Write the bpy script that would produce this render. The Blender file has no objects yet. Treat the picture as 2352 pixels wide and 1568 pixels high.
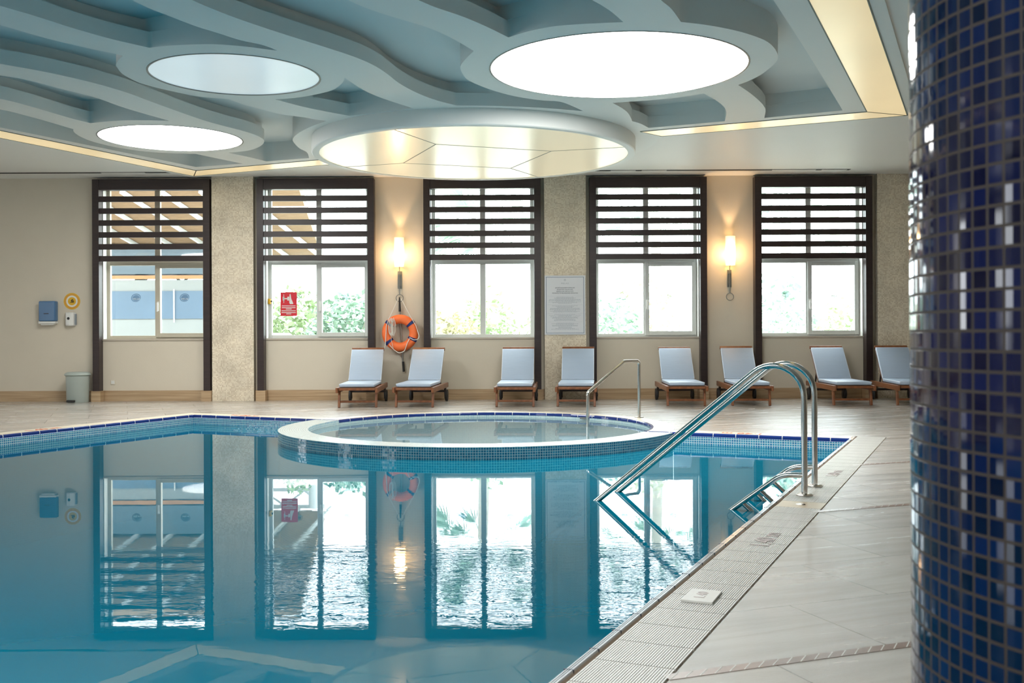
import bpy, math, random
from mathutils import Vector, Matrix
random.seed(7)
S = bpy.context.scene
COL = S.collection
PI = math.pi

# ------------------------------------------------------------------ camera
EYE = 1.1
cd = bpy.data.cameras.new('camera')
cam = bpy.data.objects.new('camera', cd); COL.objects.link(cam)
cd.sensor_width = 36.0
cd.lens = 36.0*2380/2352
cd.shift_y = -18.5/2352
cd.clip_start = 0.05; cd.clip_end = 200
cam.matrix_world = Matrix.Translation((0, 0, EYE)) @ Matrix.Rotation(PI/2, 4, 'X') @ Matrix.Rotation(-0.0043, 4, 'Z')
cd.dof.use_dof = True; cd.dof.focus_distance = 13.0; cd.dof.aperture_fstop = 8.0
S.camera = cam
# ------------------------------------------------------------------ sky, sun, exposure
W = bpy.data.worlds.new('sky'); S.world = W; W.use_nodes = True
wn = W.node_tree.nodes; wl = W.node_tree.links
bg = wn['Background']; bg.inputs['Color'].default_value = (0.93, 0.97, 1.0, 1); bg.inputs['Strength'].default_value = 4.0
S.view_settings.view_transform = 'Standard'; S.view_settings.look = 'None'
S.view_settings.exposure = 1.52; S.view_settings.gamma = 1.0; S.view_settings.use_curve_mapping = False
SKYLIGHT = 8.0        # brightness of the round ceiling panels
STRIP = 0.20          # brightness of the linear ceiling lights

# ------------------------------------------------------------------ helpers
def tag(o, label=None, cat=None, group=None, kind=None):
    if label: o['label'] = label
    if cat: o['category'] = cat
    if group: o['group'] = group
    if kind: o['kind'] = kind
    return o

def empty(name, loc=(0, 0, 0), rz=0.0):
    o = bpy.data.objects.new(name, None); COL.objects.link(o)
    o.location = loc; o.rotation_euler = (0, 0, rz); o.empty_display_size = 0.1
    return o

def link_mesh(name, me, mat=None, parent=None, smooth=False, loc=None):
    o = bpy.data.objects.new(name, me); COL.objects.link(o)
    if mat is not None:
        me.materials.clear()
        for m in (mat if isinstance(mat, (list, tuple)) else [mat]): me.materials.append(m)
    if smooth:
        me.shade_smooth(); me.set_sharp_from_angle(angle=0.7)
    if parent is not None: o.parent = parent
    if loc is not None: o.location = loc
    return o

class MB:
    def __init__(s): s.v = []; s.f = []; s.uv = []; s.mi = []; s.cur = 0
    def face(s, idx, uv=None):
        s.f.append(tuple(idx)); s.uv.append(uv if uv else [(0, 0)]*len(idx)); s.mi.append(s.cur)
    def quad(s, pts, uv=None):
        b = len(s.v); s.v += [tuple(p) for p in pts]; s.face(range(b, b+len(pts)), uv)
    def box(s, x0, x1, y0, y1, z0, z1, M=None):
        b = len(s.v)
        P = [(x0,y0,z0),(x1,y0,z0),(x1,y1,z0),(x0,y1,z0),(x0,y0,z1),(x1,y0,z1),(x1,y1,z1),(x0,y1,z1)]
        if M is not None: P = [tuple(M @ Vector(p)) for p in P]
        s.v += P
        for q in ((0,3,2,1),(4,5,6,7),(0,1,5,4),(1,2,6,5),(2,3,7,6),(3,0,4,7)):
            s.face([b+i for i in q], [(P[i][0]+P[i][1], P[i][2]) if q[0]+q[2] not in (2, 10) else (P[i][0], P[i][1]) for i in q])
        return s
    def bar(s, a, b_, w, h, up=(0, 0, 1)):
        a = Vector(a); b_ = Vector(b_); d = (b_-a); L = d.length; d.normalize()
        u = Vector(up); r = d.cross(u)
        if r.length < 1e-4: r = d.cross(Vector((0, 1, 0)))
        r.normalize(); u = r.cross(d)
        M = Matrix((( r.x, d.x, u.x, a.x), (r.y, d.y, u.y, a.y), (r.z, d.z, u.z, a.z), (0, 0, 0, 1)))
        return s.box(-w/2, w/2, 0, L, -h/2, h/2, M)
    def prism(s, poly, z0, z1, side_uv=False):
        n = len(poly); b = len(s.v)
        A = sum(poly[i][0]*poly[(i+1) % n][1]-poly[(i+1) % n][0]*poly[i][1] for i in range(n))
        if A < 0: poly = poly[::-1]
        s.v += [(x, y, z0) for x, y in poly] + [(x, y, z1) for x, y in poly]
        s.face([b+i for i in range(n)][::-1], [(x, y) for x, y in poly][::-1])
        s.face([b+n+i for i in range(n)], [(x, y) for x, y in poly])
        L = 0
        for i in range(n):
            j = (i+1) % n; l = math.dist(poly[i], poly[j])
            s.face([b+i, b+j, b+n+j, b+n+i], [(L, z0), (L+l, z0), (L+l, z1), (L, z1)]); L += l
        return s
    def strip(s, path, z0, z1, closed=False, flip=False, u0=0.0):
        "vertical wall along a plan path, uv in metres"
        pts = list(path)+([path[0]] if closed else [])
        L = u0
        for p, q in zip(pts[:-1], pts[1:]):
            l = math.dist(p, q)
            P = [(p[0], p[1], z0), (q[0], q[1], z0), (q[0], q[1], z1), (p[0], p[1], z1)]
            U = [(L, z0), (L+l, z0), (L+l, z1), (L, z1)]
            if flip: P = P[::-1]; U = U[::-1]
            s.quad(P, U); L += l
        return s
    def tube(s, pts, r, n=12, closed=False, caps=True):
        pts = [Vector(p) for p in pts]; m = len(pts); b = len(s.v)
        rr = r if isinstance(r, (list, tuple)) else [r]*m
        ref = None
        for i, p in enumerate(pts):
            if closed: d = pts[(i+1) % m]-pts[i-1]
            else: d = pts[min(i+1, m-1)]-pts[max(i-1, 0)]
            d.normalize()
            if ref is None:
                ref = d.cross(Vector((0, 0, 1)))
                if ref.length < 1e-3: ref = d.cross(Vector((0, 1, 0)))
            ref = (ref-d*ref.dot(d)).normalized(); w = d.cross(ref)
            for k in range(n):
                a = 2*PI*k/n; q = p+(ref*math.cos(a)+w*math.sin(a))*rr[i]; s.v.append(tuple(q))
        for i in range(m if closed else m-1):
            j = (i+1) % m
            for k in range(n):
                l = (k+1) % n
                s.face([b+i*n+k, b+i*n+l, b+j*n+l, b+j*n+k])
        if caps and not closed:
            s.face([b+k for k in range(n)][::-1]); s.face([b+(m-1)*n+k for k in range(n)])
        return s
    def lathe(s, prof, c=(0, 0, 0), n=32, M=None, cap=True):
        b = len(s.v); m = len(prof)
        for r, z in prof:
            for k in range(n):
                a = 2*PI*k/n; p = Vector((r*math.cos(a), r*math.sin(a), z))
                if M is not None: p = M @ p
                s.v.append((p.x+c[0], p.y+c[1], p.z+c[2]))
        for i in range(m-1):
            for k in range(n):
                l = (k+1) % n; R0 = max(p[0] for p in prof); u0, u1 = 2*PI*R0*k/n, 2*PI*R0*(k+1)/n
                w0 = sum(math.dist(prof[q], prof[q+1]) for q in range(i)); w1 = w0+math.dist(prof[i], prof[i+1])
                s.face([b+i*n+k, b+i*n+l, b+(i+1)*n+l, b+(i+1)*n+k], [(u0, w0), (u1, w0), (u1, w1), (u0, w1)])
        if cap:
            s.face([b+k for k in range(n)][::-1]); s.face([b+(m-1)*n+k for k in range(n)])
        return s
    def mesh(s, name):
        me = bpy.data.meshes.new(name); me.from_pydata(s.v, [], s.f)
        uvl = me.uv_layers.new(name='UVMap'); k = 0
        flat = [c for u in s.uv for c in u]
        for i, c in enumerate(flat): uvl.data[i].uv = c
        if any(s.mi): me.polygons.foreach_set('material_index', s.mi)
        me.update(); return me
    def build(s, name, mat, parent=None, smooth=False, loc=None, bevel=0, seg=2):
        o = link_mesh(name, s.mesh(name), mat, parent, smooth, loc)
        if bevel:
            m = o.modifiers.new('bevel', 'BEVEL'); m.width = bevel; m.segments = seg; m.limit_method = 'ANGLE'; m.angle_limit = 0.6
        return o

def fill(name, outer, holes, z0, z1):
    "flat slab with holes between z0 and z1 (filled 2D curve turned into a mesh)"
    cu = bpy.data.curves.new(name, 'CURVE'); cu.dimensions = '2D'; cu.fill_mode = 'BOTH'; cu.extrude = (z1-z0)/2
    for poly in [outer]+list(holes):
        sp = cu.splines.new('POLY'); sp.points.add(len(poly)-1); sp.use_cyclic_u = True
        for p, q in zip(sp.points, poly): p.co = (q[0], q[1], 0, 1)
    o = bpy.data.objects.new(name, cu); COL.objects.link(o)
    dg = bpy.context.evaluated_depsgraph_get(); dg.update()
    me = bpy.data.meshes.new_from_object(o.evaluated_get(dg))
    bpy.data.objects.remove(o); bpy.data.curves.remove(cu)
    me.transform(Matrix.Translation((0, 0, (z0+z1)/2))); me.name = name
    return me

def text_mesh(body, size, align='CENTER', depth=0.0005, spacing=1.0):
    cu = bpy.data.curves.new('lettering', 'FONT'); cu.body = body; cu.size = size; cu.align_x = align; cu.align_y = 'CENTER'
    cu.extrude = depth; cu.space_character = spacing; cu.resolution_u = 3
    o = bpy.data.objects.new('lettering', cu); COL.objects.link(o)
    dg = bpy.context.evaluated_depsgraph_get(); dg.update()
    me = bpy.data.meshes.new_from_object(o.evaluated_get(dg))
    bpy.data.objects.remove(o); bpy.data.curves.remove(cu)
    return me

def copy_tree(o, parent=None):
    c = o.copy(); COL.objects.link(c)
    if parent is not None: c.parent = parent
    for ch in [x for x in bpy.data.objects if x.parent is o]: copy_tree(ch, c)
    return c

# ------------------------------------------------------------------ materials
def newmat(name):
    m = bpy.data.materials.new(name); m.use_nodes = True
    nt = m.node_tree; return m, nt, nt.nodes['Principled BSDF'], nt.nodes['Material Output']
def N(nt, t, **k):
    n = nt.nodes.new(t)
    for a, b in k.items():
        if hasattr(n, a) and not a.startswith('i_'): setattr(n, a, b)
    return n
def setp(p, col=None, rough=None, metal=None, spec=None, coat=None, emis=None, estr=None):
    if col is not None: p.inputs['Base Color'].default_value = (*col, 1)
    if rough is not None: p.inputs['Roughness'].default_value = rough
    if metal is not None: p.inputs['Metallic'].default_value = metal
    if spec is not None: p.inputs['Specular IOR Level'].default_value = spec
    if coat is not None: p.inputs['Coat Weight'].default_value = coat
    if emis is not None: p.inputs['Emission Color'].default_value = (*emis, 1); p.inputs['Emission Strength'].default_value = estr
def plain(name, col, rough=0.5, metal=0.0, var=0.06, scale=6.0, bump=0.0, bscale=60.0, spec=0.5, coat=0.0, stretch=None):
    m, nt, p, out = newmat(name); setp(p, col, rough, metal, spec, coat)
    tc = N(nt, 'ShaderNodeTexCoord'); mp = N(nt, 'ShaderNodeMapping')
    nt.links.new(tc.outputs['Object'], mp.inputs['Vector'])
    if stretch: mp.inputs['Scale'].default_value = stretch
    if var:
        no = N(nt, 'ShaderNodeTexNoise'); no.inputs['Scale'].default_value = scale; no.inputs['Detail'].default_value = 4
        nt.links.new(mp.outputs[0], no.inputs['Vector'])
        mx = N(nt, 'ShaderNodeMix'); mx.data_type = 'RGBA'
        mx.inputs[6].default_value = (*[c*(1-var) for c in col], 1); mx.inputs[7].default_value = (*[min(1, c*(1+var)) for c in col], 1)
        nt.links.new(no.outputs['Fac'], mx.inputs[0]); nt.links.new(mx.outputs[2], p.inputs['Base Color'])
    if bump:
        nb = N(nt, 'ShaderNodeTexNoise'); nb.inputs['Scale'].default_value = bscale; nb.inputs['Detail'].default_value = 3
        nt.links.new(mp.outputs[0], nb.inputs['Vector'])
        bp = N(nt, 'ShaderNodeBump'); bp.inputs['Strength'].default_value = bump; bp.inputs['Distance'].default_value = 0.01
        nt.links.new(nb.outputs['Fac'], bp.inputs['Height']); nt.links.new(bp.outputs[0], p.inputs['Normal'])
    return m
def mosaic(name, c1, c2, grout, pitch=0.0255, mortar=0.0022, rough=0.1, tilt=0.0, bias=0.0, noise=None, gbump=0.5, spec=0.5):
    m, nt, p, out = newmat(name); setp(p, c1, rough, spec=spec)
    uv = N(nt, 'ShaderNodeUVMap'); uv.uv_map = 'UVMap'
    br = N(nt, 'ShaderNodeTexBrick'); br.offset = 0.0; br.squash = 1.0
    br.inputs['Scale'].default_value = 1.0; br.inputs['Brick Width'].default_value = pitch; br.inputs['Row Height'].default_value = pitch
    br.inputs['Mortar Size'].default_value = mortar; br.inputs['Mortar Smooth'].default_value = 0.1; br.inputs['Bias'].default_value = bias
    br.inputs['Color1'].default_value = (*c1, 1); br.inputs['Color2'].default_value = (*c2, 1); br.inputs['Mortar'].default_value = (*grout, 1)
    nt.links.new(uv.outputs[0], br.inputs['Vector'])
    colout = br.outputs['Color']
    if noise:
        no = N(nt, 'ShaderNodeTexNoise'); no.inputs['Scale'].default_value = noise[0]; no.inputs['Detail'].default_value = 3
        nt.links.new(uv.outputs[0], no.inputs['Vector'])
        mr = N(nt, 'ShaderNodeMapRange'); mr.inputs[1].default_value = 0.3; mr.inputs[2].default_value = 0.7; mr.inputs[3].default_value = noise[1]; mr.inputs[4].default_value = noise[2]
        nt.links.new(no.outputs['Fac'], mr.inputs[0])
        mu = N(nt, 'ShaderNodeVectorMath', operation='SCALE'); nt.links.new(colout, mu.inputs[0]); nt.links.new(mr.outputs[0], mu.inputs['Scale'])
        colout = mu.outputs[0]
    nt.links.new(colout, p.inputs['Base Color'])
    rr = N(nt, 'ShaderNodeMapRange'); rr.inputs[3].default_value = rough; rr.inputs[4].default_value = 0.7
    nt.links.new(br.outputs['Fac'], rr.inputs[0]); nt.links.new(rr.outputs[0], p.inputs['Roughness'])
    bp = N(nt, 'ShaderNodeBump'); bp.invert = True; bp.inputs['Strength'].default_value = gbump; bp.inputs['Distance'].default_value = 0.002
    nt.links.new(br.outputs['Fac'], bp.inputs['Height'])
    nrm = bp.outputs[0]
    if tilt:
        sn = N(nt, 'ShaderNodeVectorMath', operation='SNAP'); sn.inputs[1].default_value = (pitch, pitch, 1)
        ad = N(nt, 'ShaderNodeVectorMath', operation='ADD'); ad.inputs[1].default_value = (pitch*.01, pitch*.01, 0)
        nt.links.new(uv.outputs[0], ad.inputs[0]); nt.links.new(ad.outputs[0], sn.inputs[0])
        wn_ = N(nt, 'ShaderNodeTexWhiteNoise'); wn_.noise_dimensions = '2D'; nt.links.new(sn.outputs[0], wn_.inputs['Vector'])
        sb = N(nt, 'ShaderNodeVectorMath', operation='SUBTRACT'); sb.inputs[1].default_value = (.5, .5, .5); nt.links.new(wn_.outputs['Color'], sb.inputs[0])
        sc = N(nt, 'ShaderNodeVectorMath', operation='SCALE'); sc.inputs['Scale'].default_value = tilt; nt.links.new(sb.outputs[0], sc.inputs[0])
        a2 = N(nt, 'ShaderNodeVectorMath', operation='ADD'); nt.links.new(bp.outputs[0], a2.inputs[0]); nt.links.new(sc.outputs[0], a2.inputs[1])
        nm = N(nt, 'ShaderNodeVectorMath', operation='NORMALIZE'); nt.links.new(a2.outputs[0], nm.inputs[0]); nrm = nm.outputs[0]
    nt.links.new(nrm, p.inputs['Normal'])
    return m
def emitter(name, col, strength, stain=None, gradz=None):
    m, nt, p, out = newmat(name); setp(p, (0.8, 0.8, 0.78), 0.25, emis=col, estr=strength)
    if stain:
        tc = N(nt, 'ShaderNodeTexCoord'); no = N(nt, 'ShaderNodeTexNoise'); no.inputs['Scale'].default_value = stain[0]; no.inputs['Detail'].default_value = 5
        nt.links.new(tc.outputs['Object'], no.inputs['Vector'])
        mr = N(nt, 'ShaderNodeMapRange'); mr.inputs[1].default_value = 0.35; mr.inputs[2].default_value = 0.65
        mr.inputs[3].default_value = strength*stain[1]; mr.inputs[4].default_value = strength
        nt.links.new(no.outputs['Fac'], mr.inputs[0]); nt.links.new(mr.outputs[0], p.inputs['Emission Strength'])
    return m
def wood(name, c1, c2, rough=0.4, scale=(3, 30, 30)):
    m, nt, p, out = newmat(name); setp(p, c1, rough)
    tc = N(nt, 'ShaderNodeTexCoord'); mp = N(nt, 'ShaderNodeMapping'); mp.inputs['Scale'].default_value = scale
    no = N(nt, 'ShaderNodeTexNoise'); no.inputs['Scale'].default_value = 1.0; no.inputs['Detail'].default_value = 5; no.inputs['Distortion'].default_value = 0.6
    nt.links.new(tc.outputs['Object'], mp.inputs['Vector']); nt.links.new(mp.outputs[0], no.inputs['Vector'])
    cr = N(nt, 'ShaderNodeValToRGB'); cr.color_ramp.elements[0].position = .3; cr.color_ramp.elements[1].position = .7
    cr.color_ramp.elements[0].color = (*c1, 1); cr.color_ramp.elements[1].color = (*c2, 1)
    nt.links.new(no.outputs['Fac'], cr.inputs[0]); nt.links.new(cr.outputs[0], p.inputs['Base Color'])
    return m
def glassmat(name, tint=(0.93, 0.97, 0.97), refl=0.06):
    m = bpy.data.materials.new(name); m.use_nodes = True; nt = m.node_tree; nt.nodes.clear()
    out = N(nt, 'ShaderNodeOutputMaterial'); mx = N(nt, 'ShaderNodeMixShader'); tr = N(nt, 'ShaderNodeBsdfTransparent'); gl = N(nt, 'ShaderNodeBsdfGlossy')
    tr.inputs['Color'].default_value = (*tint, 1); gl.inputs['Roughness'].default_value = 0.02; mx.inputs[0].default_value = refl
    nt.links.new(tr.outputs[0], mx.inputs[1]); nt.links.new(gl.outputs[0], mx.inputs[2]); nt.links.new(mx.outputs[0], out.inputs['Surface'])
    return m
def watermat(name, tint, bands, base, fine, body, clear):
    m = bpy.data.materials.new(name); m.use_nodes = True; nt = m.node_tree; nt.nodes.clear(); L = nt.links
    out = N(nt, 'ShaderNodeOutputMaterial'); mx = N(nt, 'ShaderNodeMixShader'); tr = N(nt, 'ShaderNodeBsdfTransparent'); gl = N(nt, 'ShaderNodeBsdfGlossy')
    tr.inputs['Color'].default_value = (*tint, 1); gl.inputs['Roughness'].default_value = 0.0
    fr = N(nt, 'ShaderNodeFresnel'); fr.inputs['IOR'].default_value = 1.34
    geo = N(nt, 'ShaderNodeNewGeometry'); mp = N(nt, 'ShaderNodeMapping'); mp.inputs['Scale'].default_value = (0.7, 1.4, 1.0)
    L.new(geo.outputs['Position'], mp.inputs['Vector'])
    n1 = N(nt, 'ShaderNodeTexNoise'); n1.inputs['Scale'].default_value = fine; n1.inputs['Detail'].default_value = 3; n1.inputs['Distortion'].default_value = 0.5
    n2 = N(nt, 'ShaderNodeTexNoise'); n2.inputs['Scale'].default_value = 1.6; n2.inputs['Detail'].default_value = 2
    L.new(mp.outputs[0], n1.inputs['Vector']); L.new(mp.outputs[0], n2.inputs['Vector'])
    sx = N(nt, 'ShaderNodeSeparateXYZ'); L.new(geo.outputs['Position'], sx.inputs[0])
    # ripples run across the pool in a band where the water is stirred
    n3 = N(nt, 'ShaderNodeTexNoise'); n3.inputs['Scale'].default_value = 0.7; n3.inputs['Detail'].default_value = 1; L.new(geo.outputs['Position'], n3.inputs['Vector'])
    yo = N(nt, 'ShaderNodeMath', operation='MULTIPLY_ADD'); yo.inputs[1].default_value = 1.0; L.new(n3.outputs['Fac'], yo.inputs[0]); L.new(sx.outputs['Y'], yo.inputs[2])
    cr = N(nt, 'ShaderNodeValToRGB'); els = cr.color_ramp.elements
    rng = N(nt, 'ShaderNodeMapRange'); rng.inputs[1].default_value = 0; rng.inputs[2].default_value = 16; L.new(yo.outputs[0], rng.inputs[0]); L.new(rng.outputs[0], cr.inputs[0])
    pts = bands
    els[0].position = pts[0][0]/16; els[0].color = (pts[0][1],)*3+(1,)
    els[1].position = pts[-1][0]/16; els[1].color = (pts[-1][1],)*3+(1,)
    for a, b in pts[1:-1]:
        e = els.new(a/16); e.color = (b, b, b, 1)
    xr = N(nt, 'ShaderNodeMapRange'); xr.inputs[1].default_value = -1.8; xr.inputs[2].default_value = -1.0; xr.inputs[3].default_value = .22; xr.inputs[4].default_value = 1.0
    L.new(sx.outputs['X'], xr.inputs[0])        # calmer towards the far left side
    m0 = N(nt, 'ShaderNodeMath', operation='MULTIPLY'); L.new(xr.outputs[0], m0.inputs[0]); L.new(cr.outputs[0], m0.inputs[1])
    m1 = N(nt, 'ShaderNodeMath', operation='MULTIPLY'); L.new(n1.outputs['Fac'], m1.inputs[0]); L.new(m0.outputs[0], m1.inputs[1])
    m2 = N(nt, 'ShaderNodeMath', operation='MULTIPLY_ADD'); m2.inputs[1].default_value = base; L.new(n2.outputs['Fac'], m2.inputs[0]); L.new(m1.outputs[0], m2.inputs[2])
    bp = N(nt, 'ShaderNodeBump'); bp.inputs['Strength'].default_value = 1.0; bp.inputs['Distance'].default_value = 0.012
    L.new(m2.outputs[0], bp.inputs['Height'])
    L.new(bp.outputs[0], gl.inputs['Normal']); L.new(bp.outputs[0], fr.inputs['Normal'])
    df = N(nt, 'ShaderNodeBsdfDiffuse'); df.inputs['Color'].default_value = (*body, 1)      # light scattered back by the body of water
    mb = N(nt, 'ShaderNodeMixShader'); mb.inputs[0].default_value = clear; L.new(df.outputs[0], mb.inputs[1]); L.new(tr.outputs[0], mb.inputs[2])
    L.new(fr.outputs[0], mx.inputs[0]); L.new(mb.outputs[0], mx.inputs[1]); L.new(gl.outputs[0], mx.inputs[2]); L.new(mx.outputs[0], out.inputs['Surface'])
    return m
def floormat():
    m, nt, p, out = newmat('marble_floor'); L = nt.links; setp(p, (.6, .55, .5), 0.3, spec=.75)
    geo = N(nt, 'ShaderNodeNewGeometry'); mp = N(nt, 'ShaderNodeMapping'); mp.vector_type = 'POINT'
    mp.inputs['Rotation'].default_value = (0, 0, -math.radians(20.6)); mp.inputs['Location'].default_value = (-0.06, -0.555, 0)
    L.new(geo.outputs['Position'], mp.inputs['Vector'])
    br = N(nt, 'ShaderNodeTexBrick'); br.offset = 0.5; br.inputs['Scale'].default_value = 1
    br.inputs['Brick Width'].default_value = 0.98; br.inputs['Row Height'].default_value = 0.592; br.inputs['Mortar Size'].default_value = 0.003; br.inputs['Mortar Smooth'].default_value = 0
    br.inputs['Color1'].default_value = (.46, .415, .365, 1); br.inputs['Color2'].default_value = (.40, .37, .335, 1); br.inputs['Mortar'].default_value = (.17, .14, .12, 1)
    L.new(mp.outputs[0], br.inputs['Vector'])
    m2 = N(nt, 'ShaderNodeMapping'); m2.inputs['Scale'].default_value = (0.6, 5.0, 1); L.new(mp.outputs[0], m2.inputs['Vector'])
    no = N(nt, 'ShaderNodeTexNoise'); no.inputs['Scale'].default_value = 1.6; no.inputs['Detail'].default_value = 6; no.inputs['Distortion'].default_value = .8; L.new(m2.outputs[0], no.inputs['Vector'])
    mr = N(nt, 'ShaderNodeMapRange'); mr.inputs[1].default_value = .3; mr.inputs[2].default_value = .7; mr.inputs[3].default_value = .93; mr.inputs[4].default_value = 1.06; L.new(no.outputs['Fac'], mr.inputs[0])
    mu = N(nt, 'ShaderNodeVectorMath', operation='SCALE'); L.new(br.outputs['Color'], mu.inputs[0]); L.new(mr.outputs[0], mu.inputs['Scale']); L.new(mu.outputs[0], p.inputs['Base Color'])
    r2 = N(nt, 'ShaderNodeMapRange'); r2.inputs[1].default_value = .3; r2.inputs[2].default_value = .7; r2.inputs[3].default_value = .13; r2.inputs[4].default_value = .30; L.new(no.outputs['Fac'], r2.inputs[0]); L.new(r2.outputs[0], p.inputs['Roughness'])
    nb = N(nt, 'ShaderNodeTexNoise'); nb.inputs['Scale'].default_value = 30; nb.inputs['Detail'].default_value = 7; nb.inputs['Roughness'].default_value = .7; L.new(m2.outputs[0], nb.inputs['Vector'])
    bp = N(nt, 'ShaderNodeBump'); bp.inputs['Strength'].default_value = .6; bp.inputs['Distance'].default_value = .004; L.new(nb.outputs['Fac'], bp.inputs['Height']); L.new(bp.outputs[0], p.inputs['Normal'])
    return m

M = {}
M['ceil'] = plain('ceiling_paint', (.78, .80, .77), .55, var=.02, scale=1.0)
M['recess'] = plain('recess_paint', (.66, .72, .72), .6, var=.02, scale=1.0)
M['soffit'] = plain('soffit_paint', (.76, .77, .74), .5, var=.02, scale=1.0)
M['wall'] = plain('beige_wall_paint', (.66, .60, .49), .7, var=.03, scale=3, bump=.15, bscale=90)
M['reveal'] = plain('window_reveal_paint', (.72, .72, .68), .6, var=.02)
M['floor'] = floormat()
M['coping'] = plain('cream_coping_stone', (.74, .66, .52), .35, var=.06, scale=8)
M['grate'] = plain('white_grate_plastic', (.66, .65, .61), .45, var=.05, scale=3)
M['nosing'] = plain('pool_edge_tile', (.62, .66, .70), .2, var=.05, scale=6)
M['channel'] = plain('gutter_channel_beige', (.50, .40, .31), .4, var=.08)
M['base'] = wood('travertine_baseboard', (.36, .24, .13), (.54, .39, .24), .35, (1.2, 1.2, 40))
M['dark'] = wood('dark_brown_lacquer', (.022, .013, .013), (.035, .02, .019), .38, (4, 4, 40))
M['alu'] = plain('beige_aluminium', (.50, .46, .37), .4, var=.03)
M['aluw'] = plain('grey_white_aluminium', (.60, .62, .60), .4, var=.03)
M['sill'] = plain('sill_stone', (.52, .46, .38), .4)
M['glass'] = glassmat('window_glass')
M['white'] = plain('white_plastic', (.75, .75, .72), .35, var=.02)
M['steel'] = plain('polished_stainless_steel', (.62, .60, .57), .12, 1.0, var=.02)
M['steelr'] = plain('brushed_steel', (.50, .47, .42), .3, 1.0, var=.05)
M['plate'] = plain('bronze_steel_plate', (.40, .34, .25), .42, .8, var=.05)
M['iron'] = plain('grey_iron', (.22, .23, .22), .45, .7, var=.05)
M['black'] = plain('black_rubber', (.02, .02, .02), .6, var=.1)
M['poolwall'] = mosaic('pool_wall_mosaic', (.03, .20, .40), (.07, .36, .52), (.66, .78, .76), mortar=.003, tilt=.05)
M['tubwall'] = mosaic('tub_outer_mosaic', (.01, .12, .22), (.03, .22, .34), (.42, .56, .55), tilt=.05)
M['tubin'] = mosaic('tub_inner_mosaic', (.32, .52, .62), (.50, .66, .68), (.72, .78, .74), tilt=.05)
M['rim'] = mosaic('tub_rim_mosaic', (.62, .70, .68), (.70, .74, .70), (.50, .60, .60), rough=.15, tilt=.06)
M['poolfloor'] = mosaic('pool_floor_mosaic', (.01, .36, .52), (.02, .42, .58), (.10, .46, .58), pitch=.0255, noise=(.6, .9, 1.08))  # also on submerged walls, where its brighter colour offsets weak light
M['bullnose'] = plain('navy_edge_tile', (.012, .035, .20), .12, var=.1)
M['joint'] = plain('white_tile_joint', (.75, .74, .70), .6)
M['pilaster'] = mosaic('beige_stone_mosaic', (.58, .48, .34), (.84, .76, .61), (.62, .54, .42), pitch=.021, mortar=.0018, rough=.55, bias=.15, noise=(2.2, .84, 1.14), gbump=.2)
M['column'] = mosaic('navy_glass_mosaic', (.0018, .006, .042), (.0008, .0015, .013), (.026, .018, .013), pitch=2*PI*.383/94, mortar=.0021, rough=.05, tilt=.03, gbump=.8, spec=.33)
M['water'] = watermat('pool_water', (.72, .93, .95), [(0, .004), (4.6, .006), (5.0, .042), (5.8, .06), (6.5, .045), (6.9, .006), (9.8, .006), (10.6, .035), (11.1, .008), (12, .006), (16, .006)], .012, 11.0, (.001, .19, .30), .2)
M['tubwater'] = watermat('tub_water', (.85, .95, .95), [(0, .006), (16, .006)], .02, 6.0, (.34, .53, .60), .4)
M['sky1'] = emitter('skylight_white', (1, .99, .96), SKYLIGHT, (1.2, .75))
M['sky2'] = emitter('skylight_bluish', (.74, .90, 1.0), .15, (.7, .85))
M['strip'] = emitter('strip_light_panel', (1.0, .76, .42), STRIP, (.8, .85)); M['strip'].node_tree.nodes['Principled BSDF'].inputs['Base Color'].default_value = (.8, .7, .46, 1)
m, nt, p, out = newmat('cream_stretch_panel'); setp(p, (.82, .76, .58), .24, spec=.6, emis=(1, .86, .58), estr=.12); M['disc'] = m
M['seam'] = plain('seam_line', (.12, .16, .14), .5)
M['lwood'] = wood('reddish_brown_teak', (.15, .048, .017), (.26, .10, .038), .35, (14, 3, 14))
M['ldark'] = plain('dark_axle_wood', (.03, .02, .018), .5)
M['cushion'] = plain('pale_blue_vinyl', (.37, .46, .58), .42, var=.04, scale=3, bump=.12, bscale=7, stretch=(1, 5, 5))
M['piping'] = plain('white_piping', (.70, .76, .84), .4, var=.02)
M['rope_brown'] = plain('brown_strip_stone', (.26, .18, .15), .3, var=.2, scale=40)
M['ring'] = plain('orange_buoy_fabric', (.98, .19, .045), .5, var=.05, scale=12)
M['navy'] = plain('navy_strap', (.01, .03, .16), .6)
M['rope'] = plain('white_rope', (.78, .74, .66), .7, var=.1, scale=80)
M['towel'] = plain('translucent_blue_plastic', (.07, .17, .33), .2, var=.05)
M['yellow'] = plain('yellow_sticker', (.72, .42, .02), .4, var=.03)
M['bin'] = plain('grey_green_plastic', (.36, .41, .38), .35, var=.03)
M['red'] = plain('red_sign_plastic', (.66, .02, .035), .3, var=.03)
M['ink'] = plain('grey_ink', (.05, .06, .09), .6, var=0)
M['inkl'] = plain('light_grey_ink', (.28, .32, .37), .6, var=0)
M['paper'] = plain('poster_white', (.68, .70, .73), .35, var=.01)
M['redink'] = plain('faded_red_paint', (.62, .14, .08), .6, var=.1, scale=30)
M['redink2'] = plain('worn_red_paint', (.52, .43, .42), .5, var=.12, scale=30)
M['film'] = glassmat('etched_film', (.46, .52, .58), .04)
M['thatch'] = plain('reed_thatch', (.34, .22, .13), .9, var=.45, scale=3, bump=.6, bscale=20, stretch=(2, 14, 2))
M['wsteel'] = plain('white_painted_steel', (.72, .74, .76), .5)
M['kpanel'] = plain('pale_grey_panel', (.30, .33, .34), .5, var=.06, scale=1.5)
M['kblue'] = plain('grey_blue_vinyl', (.12, .19, .28), .45, var=.12, scale=1.2)
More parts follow.
